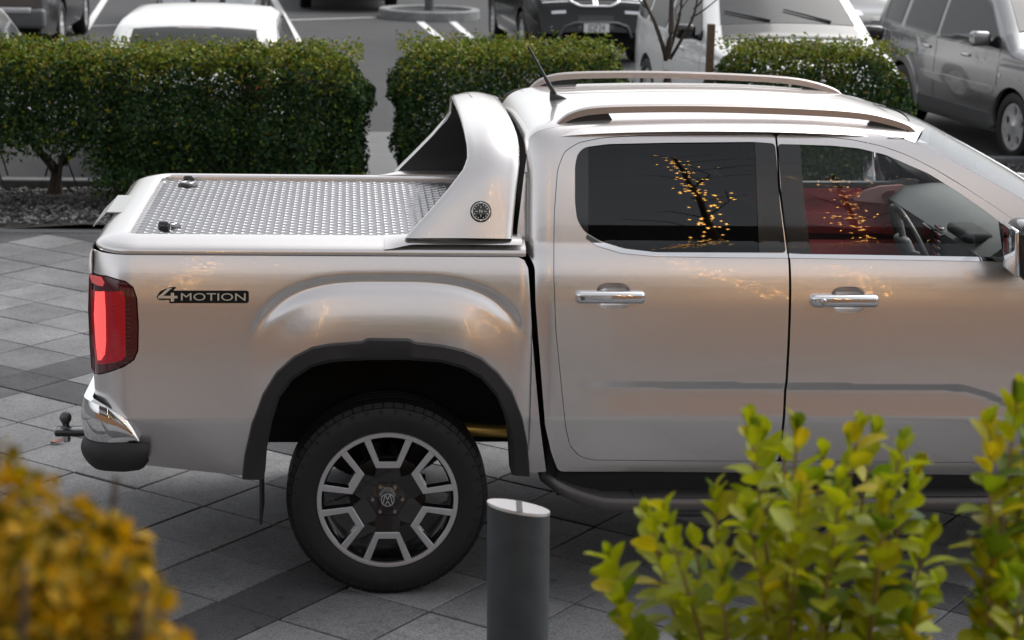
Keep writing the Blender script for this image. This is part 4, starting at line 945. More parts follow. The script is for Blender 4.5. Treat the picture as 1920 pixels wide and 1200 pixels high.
# ================================================================== bollard
bd = 5.22; bt = C+ray(985, 949)*bd
bo = empty('bollard', (bt[0], bt[1], 0)); tag(bo, 'dark grey steel bollard with slanted bright cap beside rear wheel', 'bollard'); bo.rotation_euler = (0, R(-.9), 0)
rb_ = .0835; slope = -.19; N = 56; zt0 = bt[2]
v0 = [(rb_*math.cos(2*math.pi*i/N), rb_*math.sin(2*math.pi*i/N)) for i in range(N)]
P = [[(x, y, -.02) for x, y in v0]+[(v0[0][0], v0[0][1], -.02)], [(x, y, .9) for x, y in v0]+[(v0[0][0], v0[0][1], .9)], [(x, y, zt0+slope*x-.14*y-.004) for x, y in v0]+[(v0[0][0], v0[0][1], zt0+slope*v0[0][0]-.14*v0[0][1]-.004)]]
MB().grid(P).build('post', mat('bollard_grey', (.040, .046, .050), .42, .15, noise=(14, .18), bump=(300, .12, .001)), bo, smooth=60)
capm = mat('bollard_cap_steel', (.85, .85, .86), .30, .9)
k = MB(); k.add([(x*1.004, y*1.004, zt0+slope*x*1.004-.14*y) for x, y in v0]+[(x*1.004, y*1.004, zt0+slope*x*1.004-.14*y-.008) for x, y in v0], [tuple(range(N))]+[(i, (i+1) % N, (i+1) % N+N, i+N) for i in range(N)])
cp = k.build('cap', capm, bo, smooth=30)
k = MB(); pl = [(-.012, -.083), (.004, -.083), (.016, .083), (.000, .083)]; k.add([(x, y, zt0+slope*x-.14*y+.0012) for x, y in pl], [(0, 1, 2, 3)]); k.build('cap_band', mat('reflective_strip_dark', (.05, .05, .055), .3), cp)

# ================================================================== fallen leaf, litter
lf_ = onZ(112, 832, 0); b = MB(); rows = []
for t in np.linspace(0, 1, 9):
    w_ = .020*math.sin(math.pi*t)**.7; rows.append([(-.045+.09*t, -w_, .006+.012*(t-.3)**2*4+.006), (-.045+.09*t, 0, .004+.012*(t-.3)**2*3), (-.045+.09*t, w_, .006+.012*(t-.3)**2*4+.010)])
o = b.grid(rows).build('fallen_leaf', mat('dead_leaf', (.19, .075, .065), .6, noise=(40, .4)), None, smooth=180); o.location = (lf_[0], lf_[1], .002); o.rotation_euler = (0, 0, R(25))
tag(o, 'curled reddish fallen leaf on the paving below the tow ball', 'leaf')

# ================================================================== foreground shrubs
def cpt(x, y, d): return C+ray(x, y)*d
PLM = mat('planter_concrete', (.22, .22, .22), .8, noise=(8, .15), bump=(120, .3, .003)); SOILM = mat('planter_soil', (.03, .025, .02), .95, bump=(80, .7, .02))
def planter(x0, x1, y0, y1, h, label, z=0.):
    e = empty('planter', ((x0+x1)/2, (y0+y1)/2, z)); tag(e, label, 'planter'); a, b_ = (x1-x0)/2, (y1-y0)/2
    k = MB(); k.rbox(-a, a, -b_, -b_+.06, 0, h, .01, 2); k.rbox(-a, a, b_-.06, b_, 0, h, .01, 2); k.rbox(-a, -a+.06, -b_+.06, b_-.06, 0, h, .01, 2); k.rbox(a-.06, a, -b_+.06, b_-.06, 0, h, .01, 2); k.build('wall', PLM, e, smooth=40)
    MB().box(-a+.05, a-.05, -b_+.05, b_-.05, .02, h-.05).build('soil', SOILM, e)
# golden hedge, lower left, far out of focus
gc = cpt(-135, 1380, 1.6); gr_ = .226
gh = empty('golden_shrub', (gc[0], gc[1], 1.60)); tag(gh, 'blurred golden yellow shrub filling the lower left corner', 'shrub')
n = 12000; d = rng.normal(0, 1, (n, 3)); d /= np.linalg.norm(d, axis=1)[:, None]
wv = np.sin(d[:, 0]*7+1)*np.cos(d[:, 2]*8)+np.sin(d[:, 1]*9+d[:, 2]*5)
rr = gr_*(1-.45*rng.random(n)**1.4+.075*wv); P = d*rr[:, None]; below = d[:, 2] < 0
P[below, 2] = rng.uniform(-(gc[2]-1.66), 0, below.sum()); hx = np.hypot(d[below, 0], d[below, 1])+1e-6; P[below, 0] = d[below, 0]/hx*rr[below]; P[below, 1] = d[below, 1]/hx*rr[below]
GL = mat('golden_leaf', (.3, .2, .03), .6, spec=.15, island=[(.03, .024, .001), (.17, .11, .001), (.40, .225, .002), (.56, .30, .003), (.28, .195, .002), (.05, .05, .001)], transl=.35)
leaf_cloud('foliage', P+[0, 0, gc[2]-1.60], d, (.016, .028), GL, gh, aspect=.6, kind='stuff')
b = MB()
for k in range(26):
    a = rng.uniform(0, 6.28); r1 = rng.uniform(.08, .26); b.tube([(math.cos(a)*.05, math.sin(a)*.05, 0), (math.cos(a)*r1*.6, math.sin(a)*r1*.6, (gc[2]-1.60)*.5), (math.cos(a)*r1, math.sin(a)*r1, gc[2]-1.60+rng.uniform(0, .2))], [.010, .007, .003], 5)
b.build('stem', BARK, gh)
planter(gc[0]-.40, gc[0]+.26, gc[1]-.26, gc[1]+.26, .46, 'concrete planter of the golden shrub at the lower left', 1.2)
# broad leaved shrubs on the right, every leaf its own piece
def leaf_mesh(L_, Wd, fold, bend, seed):
    rows = []; r_ = random.Random(seed)
    for t in np.linspace(0, 1, 8):
        w_ = Wd*(math.sin(math.pi*min(1, t**1.12*.94+.05))**.62); z = bend*t*t; y = L_*(.13+.87*t)
        rows.append([(-w_, y, z+fold*w_), (-w_*.5, y, z+fold*w_*.35), (0, y, z), (w_*.5, y, z+fold*w_*.35), (w_, y, z+fold*w_)])
    b = MB().grid(rows); b.add([(-.0012, 0, 0), (.0012, 0, 0), (.0012, L_*.15, .001), (-.0012, L_*.15, .001)], [(0, 1, 2, 3)])
    return b.mesh('leaf', 180, fix=False)
LV = mat('broad_leaf', (.2, .25, .02), .5, spec=.25, objrnd=[(.045, .08, .003), (.12, .18, .004), (.22, .27, .004), (.33, .32, .005), (.43, .33, .006), (.17, .23, .004)], transl=.5, noise=(60, .12))
leafs = [leaf_mesh(.057*s_, .0190*s_*w_, f, bn, i) for i, (s_, w_, f, bn) in enumerate([(1, 1, .5, .004), (1.1, .95, .35, -.010), (.85, 1.1, .6, .008), (1.2, 1.0, .3, -.016), (.7, .9, .5, .0), (.95, 1.15, .4, .012)])]
for me in leafs: me.materials.append(LV)
STEM = mat('green_brown_stem', (.17, .10, .03), .6)
def shrub(label, tips, root, dep, nl, seed):
    rs = random.Random(seed); rt_ = cpt(*root, dep); base_ = Vector((rt_[0], rt_[1], .95)); e = empty('broadleaf_shrub', base_); tag(e, label, 'shrub')
    stems = MB(); spots = []
    for (x, y, dd) in tips:
        tip_ = Vector(cpt(x, y, dep+dd)); a = Vector((base_.x+rs.uniform(-.08, .08), base_.y+rs.uniform(-.06, .06), base_.z))
        m1 = a.lerp(tip_, .45)+Vector((rs.uniform(-.02, .02), rs.uniform(-.02, .02), -.02)); m1.x = a.x+(tip_.x-a.x)*.36
        s_ = spline([a, m1, tip_], 30); stems.tube((s_-np.array(base_)).tolist(), np.linspace(.0065, .0018, 30).tolist(), 6)
        Ls = np.r_[0, np.cumsum(np.linalg.norm(np.diff(s_, axis=0), axis=1))]; tot = Ls[-1]; k = 0; dist = 0.; ang = rs.uniform(0, 6.28)
        while dist < min(.62*tot, .42):
            t = tot-dist; p = np.array([np.interp(t, Ls, s_[:, j]) for j in range(3)]); q = np.array([np.interp(min(t+.02, tot), Ls, s_[:, j]) for j in range(3)]); ax = Vector(q-np.array([np.interp(t-.02, Ls, s_[:, j]) for j in range(3)])).normalized()
            spots.append((dist, Vector(p), ax, ang)); ang += 2.4+rs.uniform(-.4, .4); dist += rs.uniform(.008, .016) if dist > .02 else .007
    stems.build('stem', STEM, e, smooth=60)
    rs.shuffle(spots); spots.sort(key=lambda t: t[0] > .30)
    extra = MB()
    for i, (dist, p, ax, ang) in enumerate(spots):
        el = .35+.75*min(1, dist/.10)+rs.uniform(-.2, .25)             # young leaves hug the tip
        sidev = ax.orthogonal().normalized(); sidev.rotate(Matrix.Rotation(ang, 3, ax)); dr = (ax*math.cos(el)+sidev*math.sin(el)).normalized()
        nz = (ax*math.sin(el)-sidev*math.cos(el)).normalized(); xx = dr.cross(nz)
        M4 = Matrix(((xx.x, dr.x, nz.x), (xx.y, dr.y, nz.y), (xx.z, dr.z, nz.z))).to_4x4() @ Matrix.Rotation(rs.uniform(-.5, .5), 4, 'Y')
        sc = (.55+.45*min(1, dist/.05))*rs.uniform(.8, 1.12); me = leafs[rs.randrange(6)]
        if i < nl:
            o = link('leaf', me, None, e); o.matrix_local = Matrix.Translation(p-base_) @ M4 @ Matrix.Scale(sc, 4)
        else:
            MM = Matrix.Translation(p-base_) @ M4 @ Matrix.Scale(sc, 4); extra.add([MM @ v.co for v in me.vertices], [tuple(f.vertices) for f in me.polygons])
    if extra.v: extra.build('lower_leaves', LV, e, smooth=180, kind='stuff', fix=False)
tips1 = [(1140, 1035, 0), (1215, 965, .05), (1245, 960, -.1), (1340, 925, 0), (1300, 1005, .1), (1405, 790, 0), (1430, 800, .15), (1495, 800, -.05), (1470, 840, .2), (1545, 850, .1), (1610, 800, 0), (1640, 810, .12), (1690, 830, -.1), (1720, 880, .05), (1745, 990, 0), (1750, 1100, .1), (1165, 1130, -.1), (1580, 900, -.2), (1660, 930, -.15), (1500, 920, -.2), (1400, 960, -.15), (1350, 1060, -.2), (1260, 1090, .15), (1450, 1050, .2), (1560, 1030, .22), (1640, 1060, .1), (1720, 1150, -.1), (1200, 1190, 0)]
shrub('leafy yellow green shrub in front of the doors, beside the bollard', tips1, (1490, 1750), 3.15, 300, 21)
tips2 = [(1856, 800, 0), (1908, 735, .05), (1932, 800, .1), (1840, 1030, 0), (1930, 930, .1), (1922, 1050, -.1), (1845, 1150, .05)]
shrub('tall yellow green shrub sprigs at the right edge of the picture', tips2, (1880, 1750), 3.0, 200, 33)
pa = cpt(1490, 1750, 3.15); planter(pa[0]-.45, pa[0]+.85, pa[1]-.25, pa[1]+.30, 1.0, 'concrete planter of the leafy shrubs before the truck doors')

# raised timber terrace on which the photographer stands; unseen, added to brown the door reflections
struct(MB().box(-9, 11, -14.5, -4.70, 0, 1.19).build('terrace', mat('terrace_timber', (.20, .105, .055), .7, noise=(6, .25), bump=(50, .3, .005))))

lit = MB()
for k in range(260):
    x, y = rng.uniform(-3, 4), rng.uniform(-1.2, 7.3); s_ = rng.uniform(.003, .011); a = rng.uniform(0, 6.28); q = [(x+math.cos(a+t)*s_*(1 if i % 2 else .55), y+math.sin(a+t)*s_*(1 if i % 2 else .55), .004+rng.uniform(0, .003)) for i, t in enumerate((0, 1.57, 3.14, 4.71))]; lit.add(q, [(0, 1, 2, 3)])
tag(lit.build('leaf_litter', mat('litter', (.1, .08, .06), .8, island=[(.02, .018, .015), (.06, .04, .03), (.12, .07, .05), (.3, .29, .27)]), None), 'scattered crumbs of dry leaf and grit on the paving', 'litter', kind='stuff')

MB0 = struct(MB().rbox(5.0, 12, 11.12, 11.27, -.1, .10, .015, 2).build('kerb', MATS['kerb_concrete']))
struct(MB().box(5.05, 12, 9.5, 11.12, -.05, .03).build('planting_bed', MATS['bed_soil']))
tag(link('gravel', rocks(1500, 5.1, 7.6, 9.6, 11.1, .04, .012, .034), MATS['bark_gravel']), 'dark grey gravel in front of the grey four wheel drive', 'gravel', kind='stuff')

# ================================================================== parked cars
CARGL = mat('car_glass_dark', (.012, .013, .014), .04, spec=.45); CARGL2 = mat('car_glass_grey', (.05, .052, .054), .12, spec=.3)
LAMPW = mat('headlamp_clear', (.62, .64, .66), .10, .35, coat=1.); LAMPR = mat('lamp_red', (.28, .008, .015), .15, coat=1.); PLATE = mat('plate_white', (.68, .68, .68), .5); PLTXT = mat('plate_black', (.02, .02, .02), .5)
CLAD = mat('grey_cladding', (.075, .077, .08), .55)
SPK = mat('alloy_grey', (.62, .62, .63), .32, .5)
def car_rim(rad, holes=5):
    c_ = [(rad*math.cos(q), rad*math.sin(q)) for q in np.linspace(0, 2*math.pi, 49)[:-1]]; hs = []
    for k in range(holes):
        a = 2*math.pi*k/holes+.3; hs.append([(rad*(.68+.20*math.cos(q))*math.cos(a)-rad*.15*math.sin(q)*math.sin(a)*1.25, rad*(.68+.20*math.cos(q))*math.sin(a)+rad*.15*math.sin(q)*math.cos(a)*1.25) for q in np.linspace(0, 2*math.pi, 17)[:-1]])
        a += math.pi/holes; hs.append([(rad*(.83+.075*math.cos(q))*math.cos(a)-rad*.10*math.sin(q)*math.sin(a), rad*(.83+.075*math.cos(q))*math.sin(a)+rad*.10*math.sin(q)*math.cos(a)) for q in np.linspace(0, 2*math.pi, 11)[:-1]])
        a2 = 2*math.pi*k/holes+.3; hs.append([(rad*.24*math.cos(a2)+.010*math.cos(q), rad*.24*math.sin(a2)+.010*math.sin(q)) for q in np.linspace(0, 2*math.pi, 7)[:-1]])
    o = sheet('rim', c_, lambda X, Z: .018-.05*(np.hypot(X, Z)/rad-1)*(np.hypot(X, Z)/rad)*.8-.018*np.exp(-(np.hypot(X, Z)/(rad*.18))**2), SPK, None, holes=hs, sx=.03, sz=.03, flange=.03, edge=.03)
    me = o.data; bpy.data.objects.remove(o); return me
def car_tyre(rad, w_):
    b = MB().lathe([(rad*.66, .02), (rad*.70, .004), (rad*.85, -.002), (rad*.95, .008), (rad*.985, .03), (rad, .06), (rad, w_-.06), (rad*.985, w_-.03), (rad*.95, w_-.008), (rad*.66, w_-.02)], 56, axis='Y'); me = b.mesh('tyre', 40); me.materials.append(RUBBER); return me
rim_me = car_rim(.232); ty_me = car_tyre(.345, .22); back_me = MB().lathe([(0, .10), (.235, .10)], 32, axis='Y').mesh('wheel_back', None); back_me.materials.append(DARK)
SUV = dict(L=4.6, W=1.80, H=1.68, belt=1.08, xf=1.38, xr=-1.24, top=[(-2.30, .48), (-2.295, .78), (-2.27, 1.02), (-2.20, 1.12), (-1.98, 1.56), (-1.86, 1.64), (-1.3, 1.68), (0.1, 1.675), (.42, 1.635), (.60, 1.56), (1.20, 1.13), (1.32, 1.08), (1.75, 1.02), (2.05, .94), (2.20, .82), (2.27, .62), (2.30, .45)], ws=(8.35, 9.75), rs=(3.35, 4.0),
           win=[[(-2.02, 1.14), (-1.40, 1.12), (-1.36, 1.52), (-1.82, 1.52)], [(-1.28, 1.12), (-.46, 1.10), (-.46, 1.545), (-1.24, 1.53)], [(-.36, 1.10), (1.00, 1.10), (.52, 1.475), (.30, 1.545), (-.36, 1.55)]])
HATCH = dict(L=4.2, W=1.72, H=1.47, belt=.95, xf=1.30, xr=-1.22, top=[(-2.10, .45), (-2.095, .70), (-2.06, .88), (-1.98, .97), (-1.55, 1.33), (-1.38, 1.41), (-.9, 1.46), (0.0, 1.465), (.35, 1.42), (.50, 1.36), (1.20, .98), (1.32, .94), (1.75, .86), (1.95, .76), (2.06, .60), (2.10, .42)], ws=(8.3, 9.7), rs=(3.15, 4.25),
             win=[[(-1.42, 1.0), (-.46, .98), (-.46, 1.36), (-1.15, 1.33)], [(-.38, .98), (1.0, .98), (.42, 1.28), (.22, 1.35), (-.38, 1.365)]])
def car(name, label, cat, K, loc, rz, paint, glassm=CARGL, wheels=((1, 1), (1, -1), (-1, 1), (-1, -1)), extra=None, group='cars in the car park'):
    e = empty(name, (loc[0], loc[1], 0), rz); tag(e, label, cat, group)
    L_, Wd, Hh, belt = K['L'], K['W'], K['H'], K['belt']; T = np.array(K['top'])
    tx = T[:, 0]; tz = T[:, 1]
    def hw(x, z):
        x = np.asarray(x, float); z = np.asarray(z, float)
        p = 1-.13*np.abs(x/(L_/2))**7-.03*np.abs(x/(L_/2))**2
        v = np.where(z < belt, 1-.055*((z-.72)/.5)**2-.02*ss(.30, .2, z), (1-.055*((belt-.72)/.5)**2)-.27*((z-belt)/(Hh-belt))**1.05*.75)
        crease = -.010*np.exp(-((z-(belt-.13))/.03)**2)*(z < belt)
        return Wd/2*p*v+crease
    RA = .345+.05
    def zbot(x):
        z = np.full_like(x, .27)+.05*ss(1.9, 2.25, np.abs(x))
        for xa in (K['xf'], K['xr']):
            d = np.abs(x-xa); z = np.where(d < RA, np.maximum(z, .345+np.sqrt(np.maximum(RA*RA-d*d, 0))), z)
        return z
    xs = np.unique(np.concatenate([np.linspace(-L_/2, L_/2, 60), tx, K['xf']+np.linspace(-RA, RA, 17), K['xr']+np.linspace(-RA, RA, 17)])); xs.sort()
    sp_ = spline(T, 300); zt = np.interp(xs, sp_[:, 0], sp_[:, 1]); P = []
    for x, z1, z0 in zip(xs, zt, zbot(xs)):
        z0 = min(z0, z1-.02); row = []; rr_ = min(.07, (z1-z0)*.3)
        for s_ in np.linspace(0, 1, 22):
            z = z0+(z1-z0)*s_; q = np.clip((z-(z1-rr_))/rr_, 0, 1); row.append((x, -(float(hw(x, z))-rr_*1.1*(1-math.sqrt(1-q*q*.98))), z))
        ye = -row[-1][1]
        for v in np.linspace(-1, 1, 15)[1:-1]: row.append((x, ye*v, z1+.028*(1-v*v)))
        row += [(a, -b_, c_) for a, b_, c_ in row[:22][::-1]]
        P.append(row)
    body = MB().grid(P).build('body', paint, e, smooth=32)
    # glass: side panes and the two screens
    gw = lambda X, Z: -hw(X, Z)-.004
    for poly in K['win']:
        sheet('window_surround', offset_poly(rround(poly, .05), .028), lambda X, Z: -hw(X, Z)-.001, TRIM, e, sx=.08, sz=.05, flange=.004, edge=.05, mirror=0.)
        for o in sheet('side_window', rround(poly, .05), gw, glassm, e, sx=.08, sz=.05, flange=.008, edge=.05, mirror=0.): pass
    def surf(t, v, d=.006):
        i = int(min(max(t, 0), len(T)-1.001)); f = t-i; p = T[i]*(1-f)+T[i+1]*f; dd = T[i+1]-T[i]; n_ = np.array([-dd[1], dd[0]])/np.linalg.norm(dd)
        ye = float(hw(p[0], p[1]))-.075; return (p[0]+n_[0]*d, ye*v, p[1]+n_[1]*d+.028*(1-v*v))
    def patch(nm, t0, t1, v0, v1, m, d=.006, par=None, trap=0.):
        rows = []
        for t in np.linspace(t0, t1, 8):
            k = trap*(t-t0)/(t1-t0); rows.append([surf(t, v0*(1+k)+(v1-v0)*(1)*u if False else (v0+(v1-v0)*u)*(1+k), d) for u in np.linspace(0, 1, 14)])
        return MB().grid(rows).build(nm, m, par or e, smooth=60)
    patch('windscreen', K['ws'][0], K['ws'][1], -.93, .93, glassm, .008); patch('rear_screen', K['rs'][0], K['rs'][1], -.86, .86, glassm, .008)
    MB().box(-L_/2+.25, L_/2-.3, -Wd/2+.26, Wd/2-.26, .20, .62).build('underbody', DARK, e)
    MB().box(-L_/2+.4, .9, -Wd/2+.22, Wd/2-.22, .6, belt-.05).build('cabin_fill', DARK, e)
    for ax, sd in wheels:
        wx = K['xf'] if ax > 0 else K['xr']; we = empty('wheel', (wx, -sd*(Wd/2-.02), .345), 0 if sd > 0 else math.pi, e)
        link('tyre', ty_me, None, we); link('rim', rim_me, None, we); link('wheel_back', back_me, None, we)
    # bumpers, lamps, mirrors, handles
    n = len(T)-1
    for s_ in (-1, 1):
        if K.get('nomir'): break
        b = MB().rbox(.72, .86, .0, .20, belt+.0, belt+.15, .045, 4); b.v = [(x, s_*(y+float(hw(.8, belt+.05))+.03), z) for x, y, z in b.v]; mo = b.build('door_mirror', K.get('mir', TRIM), e, smooth=60)
        b = MB().rbox(.76, .82, -.02, .05, belt-.0, belt+.05, .01, 2); b.v = [(x, s_*(y+float(hw(.8, belt))), z) for x, y, z in b.v]; b.build('mirror_arm', TRIM, mo, smooth=60)
        for hx in (-.72, .22):
            b = MB().rbox(hx, hx+.17, -.005, .03, belt-.15, belt-.115, .012, 3); b.v = [(x, s_*(y+float(hw(hx, belt-.13))), z) for x, y, z in b.v]; b.build('door_handle', K.get('hnd', paint), e, smooth=60)
        for dx, z0, z1 in ((-.41, .34, belt), (1.02, .45, belt)):
            b = MB(); b.grid([[(dx, s_*(float(hw(dx, z))+.0015), z), (dx+.008, s_*(float(hw(dx, z))+.0015), z)] for z in np.linspace(z0, z1, 10)]); b.build('door_gap', DARK, e)
    if extra: extra(e, K, hw, gw, surf, patch, T)
    return e
def front_set(e, K, hw, gw, surf, patch, T, grille=TRIM, chrome=False, fog=True):
    n = len(T)-1
    for s_ in (-1, 1):
        patch('headlight', n-3.3, n-2.35, s_*.58, s_*1.02, LAMPW, .010)
        if fog: patch('fog_lamp', n-1.15, n-.75, s_*.70, s_*.84, LAMPW, .010)
    patch('grille', n-2.75, n-1.95, -.48, .48, grille, .010); patch('lower_grille', n-1.25, n-.35, -.42, .42, TRIM, .010)
def plate(e, x, z, txt, face=1, tilt=0.):
    o = MB().rbox(-.006, .006, -.18, .18, -.0625, .0625, .003, 1).build('number_plate', PLATE, e); o.location = (x, 0, z); o.rotation_euler = (0, tilt, 0)
    if txt:
        me = text_mesh(txt, .135, .001, .72); t = link('plate_text', me, PLTXT, o); t.rotation_euler = (R(90), 0, R(90 if face > 0 else -90)); t.location = (.0075*face, 0, -.002)
    return o
# --- grey four wheel drive on the right
GREYC = mat('grey_metallic_paint', (.26, .263, .268), .26, .8, coat=1., noise=(700, .06, 2))
def crv(e, K, hw, gw, surf, patch, T):
    front_set(e, K, hw, gw, surf, patch, T)
    g2 = lambda d: (lambda X, Z: -hw(X, Z)-d)
    sheet('side_moulding', rround([(-1.20+.42, .62), (.94, .62), (.98, .64), (.94, .69), (-.80, .69)], .02), g2(.016), GREYC, e, sx=.1, sz=.01, flange=.02, mirror=0.)
    sheet('sill_cladding', [(-.86, .24), (1.0, .24), (.99, .40), (.94, .425), (-.80, .425), (-.85, .40)], g2(.014), CLAD, e, sx=.1, sz=.02, flange=.03, mirror=0.)
    for xa in (K['xf'], K['xr']):
        o_ = [(xa+.475*math.cos(q), .345+.475*math.sin(q)) for q in np.linspace(-.15, math.pi+.15, 30)]; i_ = [(xa+.385*math.cos(q), .345+.385*math.sin(q)) for q in np.linspace(-.15, math.pi+.15, 30)]
        sheet('arch_cladding', o_+i_[::-1], g2(.024), GREYC, e, sx=.03, sz=.03, flange=.05, mirror=0.)
    for s_ in (-1, 1):
        q = MB(); q.tube([(-1.7, s_*.60, 1.66), (-1.6, s_*.60, 1.715), (-.2, s_*.61, 1.735), (.2, s_*.60, 1.70), (.3, s_*.60, 1.655)], .018, 8); q.build('roof_rail', GREYC, e, smooth=60)
    sheet('side_repeater', rround([(1.055, .80), (1.09, .80), (1.09, .84), (1.055, .84)], .01), g2(.008), mat('lamp_clear', (.7, .7, .7), .2), e, mirror=0.)
K1 = dict(SUV); K1['hnd'] = mat('handle_chrome', (.6, .6, .6), .2, .9); K1['mir'] = GREYC
hd = R(-81.3); dirv = np.array([math.cos(hd), math.sin(hd)]); rgt = np.array([dirv[1], -dirv[0]])
fwc = np.array([6.34, 11.56])-rgt*(.88); ctr = fwc-dirv*K1['xf']
car('grey_suv', 'dark grey metallic four wheel drive parked at right edge, front wheel showing', 'car', K1, ctr, hd, GREYC, CARGL, extra=crv)
# --- white four wheel drive, front on
WHITEC = mat('white_car_paint', (.78, .78, .77), .3, 0., coat=1.)
def wsv(e, K, hw, gw, surf, patch, T):
    front_set(e, K, hw, gw, surf, patch, T)
    for s_, v0 in ((1, .60), (1, -.25)):
        pts = [surf(9.72, v0, .02), surf(9.62, v0-.30, .024), surf(9.50, v0-.62, .024)]; MB().tube(pts, [.012, .010, .007], 6).build('wiper', TRIM, e)
    patch('scuttle', 9.76, 10.35, -.92, .92, TRIM, .004)
K2 = dict(SUV)
car('white_suv', 'white four wheel drive facing the camera behind the short dark hedge', 'car', K2, (4.12, 13.28), R(-85), WHITEC, CARGL2, extra=wsv)
# --- black car with number plate JDF24
BLKC = mat('black_car_paint', (.006, .0065, .007), .22, .0, coat=.35, spec=.25)
def blk(e, K, hw, gw, surf, patch, T):
    n = len(T)-1
    for s_ in (-1, 1):
        patch('headlight', n-3.4, n-2.25, s_*.50, s_*1.0, LAMPW, .012); patch('turn_lamp', n-1.62, n-1.42, s_*.58, s_*.86, LAMPW, .012)
        y = s_*.62; MB().lathe([(0, .02), (.045, .015), (.055, .0)], 20, axis='X', c=(2.27, y, .50)).build('fog_lamp', LAMPW, e, smooth=40)
    patch('grille', n-2.55, n-1.88, -.44, .44, TRIM, .010)
    fr = MB(); ol = [surf(n-2.62, v, .022) for v in np.linspace(-.47, .47, 12)]+[surf(n-2.2, .46, .022), surf(n-1.95, .36, .022)]+[surf(n-1.84, v, .022) for v in np.linspace(.28, -.28, 8)]+[surf(n-1.95, -.36, .022), surf(n-2.2, -.46, .022), surf(n-2.62, -.47, .022)]
    fr.tube(ol, .022, 8); fr.tube([surf(n-2.62, .03, .022), surf(n-1.84, .03, .022)], .018, 8); fr.tube([surf(n-2.62, -.03, .022), surf(n-1.84, -.03, .022)], .018, 8); fr.build('grille_surround', CHROME, e, smooth=60)
    ar = MB(); ar.tube([(2.29, -.52, .40), (2.32, -.44, .55), (2.33, -.30, .60), (2.33, .30, .60), (2.32, .44, .55), (2.29, .52, .40)], .022, 8); ar.build('lower_intake_trim', CLAD, e, smooth=60)
    patch('lower_intake', n-1.25, n-.2, -.36, .36, TRIM, .012)
    plate(e, 2.345, .535, 'JDF24')
K3 = dict(SUV); K3['W'] = 1.84
car('black_suv', 'black car with chrome grille and number plate JDF24 behind middle hedge', 'car', K3, (3.06, 22.35), R(-85), BLKC, CARGL, extra=blk)
# --- white hatchback seen from behind over the long hedge
def wh(e, K, hw, gw, surf, patch, T):
    patch('brake_light', 4.12, 4.22, -.24, .24, mat('brake_lamp_pale', (.45, .40, .40), .3), .010)
    for s_ in (-1, 1): patch('tail_light', 1.2, 2.6, s_*.66, s_*1.04, LAMPR, .010)
    MB().grid([[surf(t, v, .010) for v in np.linspace(-.93, .93, 10)] for t in (4.24, 4.34)]).build('screen_seal', TRIM, e)
HATCH = dict(HATCH, nomir=1, H=1.37, top=[(a, b*.93) for a, b in HATCH['top']], win=[[(a, b*.925) for a, b in p] for p in HATCH['win']], belt=.88)
car('white_hatchback', 'white hatchback seen from behind, roof showing over the longest hedge', 'car', HATCH, (-1.52, 12.05), R(90), WHITEC, CARGL2, extra=wh)
# --- silver hatchback at the left edge, next to it
SILC = mat('silver_car_paint', (.52, .53, .54), .28, .7, coat=1.)
car('silver_hatchback', 'silver hatchback at the left edge behind the longest hedge', 'car', HATCH, (-4.22, 12.0), R(92), SILC, CARGL, extra=wh)
# --- grey four wheel drive from behind, upper left
def gsv(e, K, hw, gw, surf, patch, T):
    for s_ in (-1, 1):
        patch('tail_light', 1.3, 2.7, s_*.80, s_*1.05, LAMPR, .010)
        b = MB().rbox(-2.335, -2.29, s_*.62-.11, s_*.62+.11, .47, .525, .01, 2); b.build('reflector', LAMPR, e, smooth=40)
    b = MB().rbox(-2.42, -2.20, -.80, .80, .40, .66, .05, 4); b.build('rear_bumper', CLAD, e, smooth=50)
    b = MB().rbox(-2.44, -2.30, -.62, .62, .60, .68, .02, 3); b.build('bumper_step', mat('step_silver', (.42, .42, .43), .4, .5), e, smooth=50)
    MB().rbox(-2.34, -2.26, -.30, .30, .82, .92, .02, 2).build('plate_recess', TRIM, e, smooth=40)
car('dark_grey_suv', 'dark grey four wheel drive seen from behind in the upper left corner', 'car', SUV, (-5.08, 22.5), R(90), mat('graphite_paint', (.075, .076, .08), .3, .6, coat=1.), CARGL, extra=gsv)
# --- cars at the top edge
def fs(e, K, hw, gw, surf, patch, T): front_set(e, K, hw, gw, surf, patch, T); plate(e, K['L']/2+.02, .50, '')
car('silver_car', 'silver car facing the camera directly above the white hatchback roof', 'car', HATCH, (-2.36, 26.2), R(-90), SILC, CARGL, extra=fs)
car('black_car', 'black car at the top edge left of the round kerbed island', 'car', K3, (-.22, 31.3), R(-88), mat('black_car_paint_dull', (.012, .012, .013), .3, coat=.6), CARGL, extra=fs)
car('dark_car', 'dark car at the top edge between white and grey four wheel drives', 'car', HATCH, (7.35, 21.5), R(-90), mat('charcoal_paint', (.03, .032, .035), .3, .4, coat=1.), CARGL, extra=fs)
# round kerbed island with a pole
ic = onZ(805, 22, .1); isl = empty('tree_island', (ic[0], ic[1], 0)); tag(isl, 'round kerbed planting island with a dark pole at top edge', 'island')
ri = .90
MB().lathe([(ri, -.02), (ri, .14), (ri-.02, .16), (ri-.14, .16), (ri-.16, .14), (ri-.16, .05)], 56).build('kerb_ring', mat('island_kerb', (.20, .205, .205), .85, noise=(10, .2)), isl, smooth=40)
MB().lathe([(ri-.15, .10), (.4, .12), (0, .13)], 40).build('soil', mat('island_soil', (.035, .035, .035), .95, bump=(50, .6, .02)), isl, smooth=60)
MB().tube([(0, 0, .1), (0, 0, 4.5)], .085, 16).build('pole', mat('pole_grey', (.09, .095, .095), .5), isl, smooth=60)

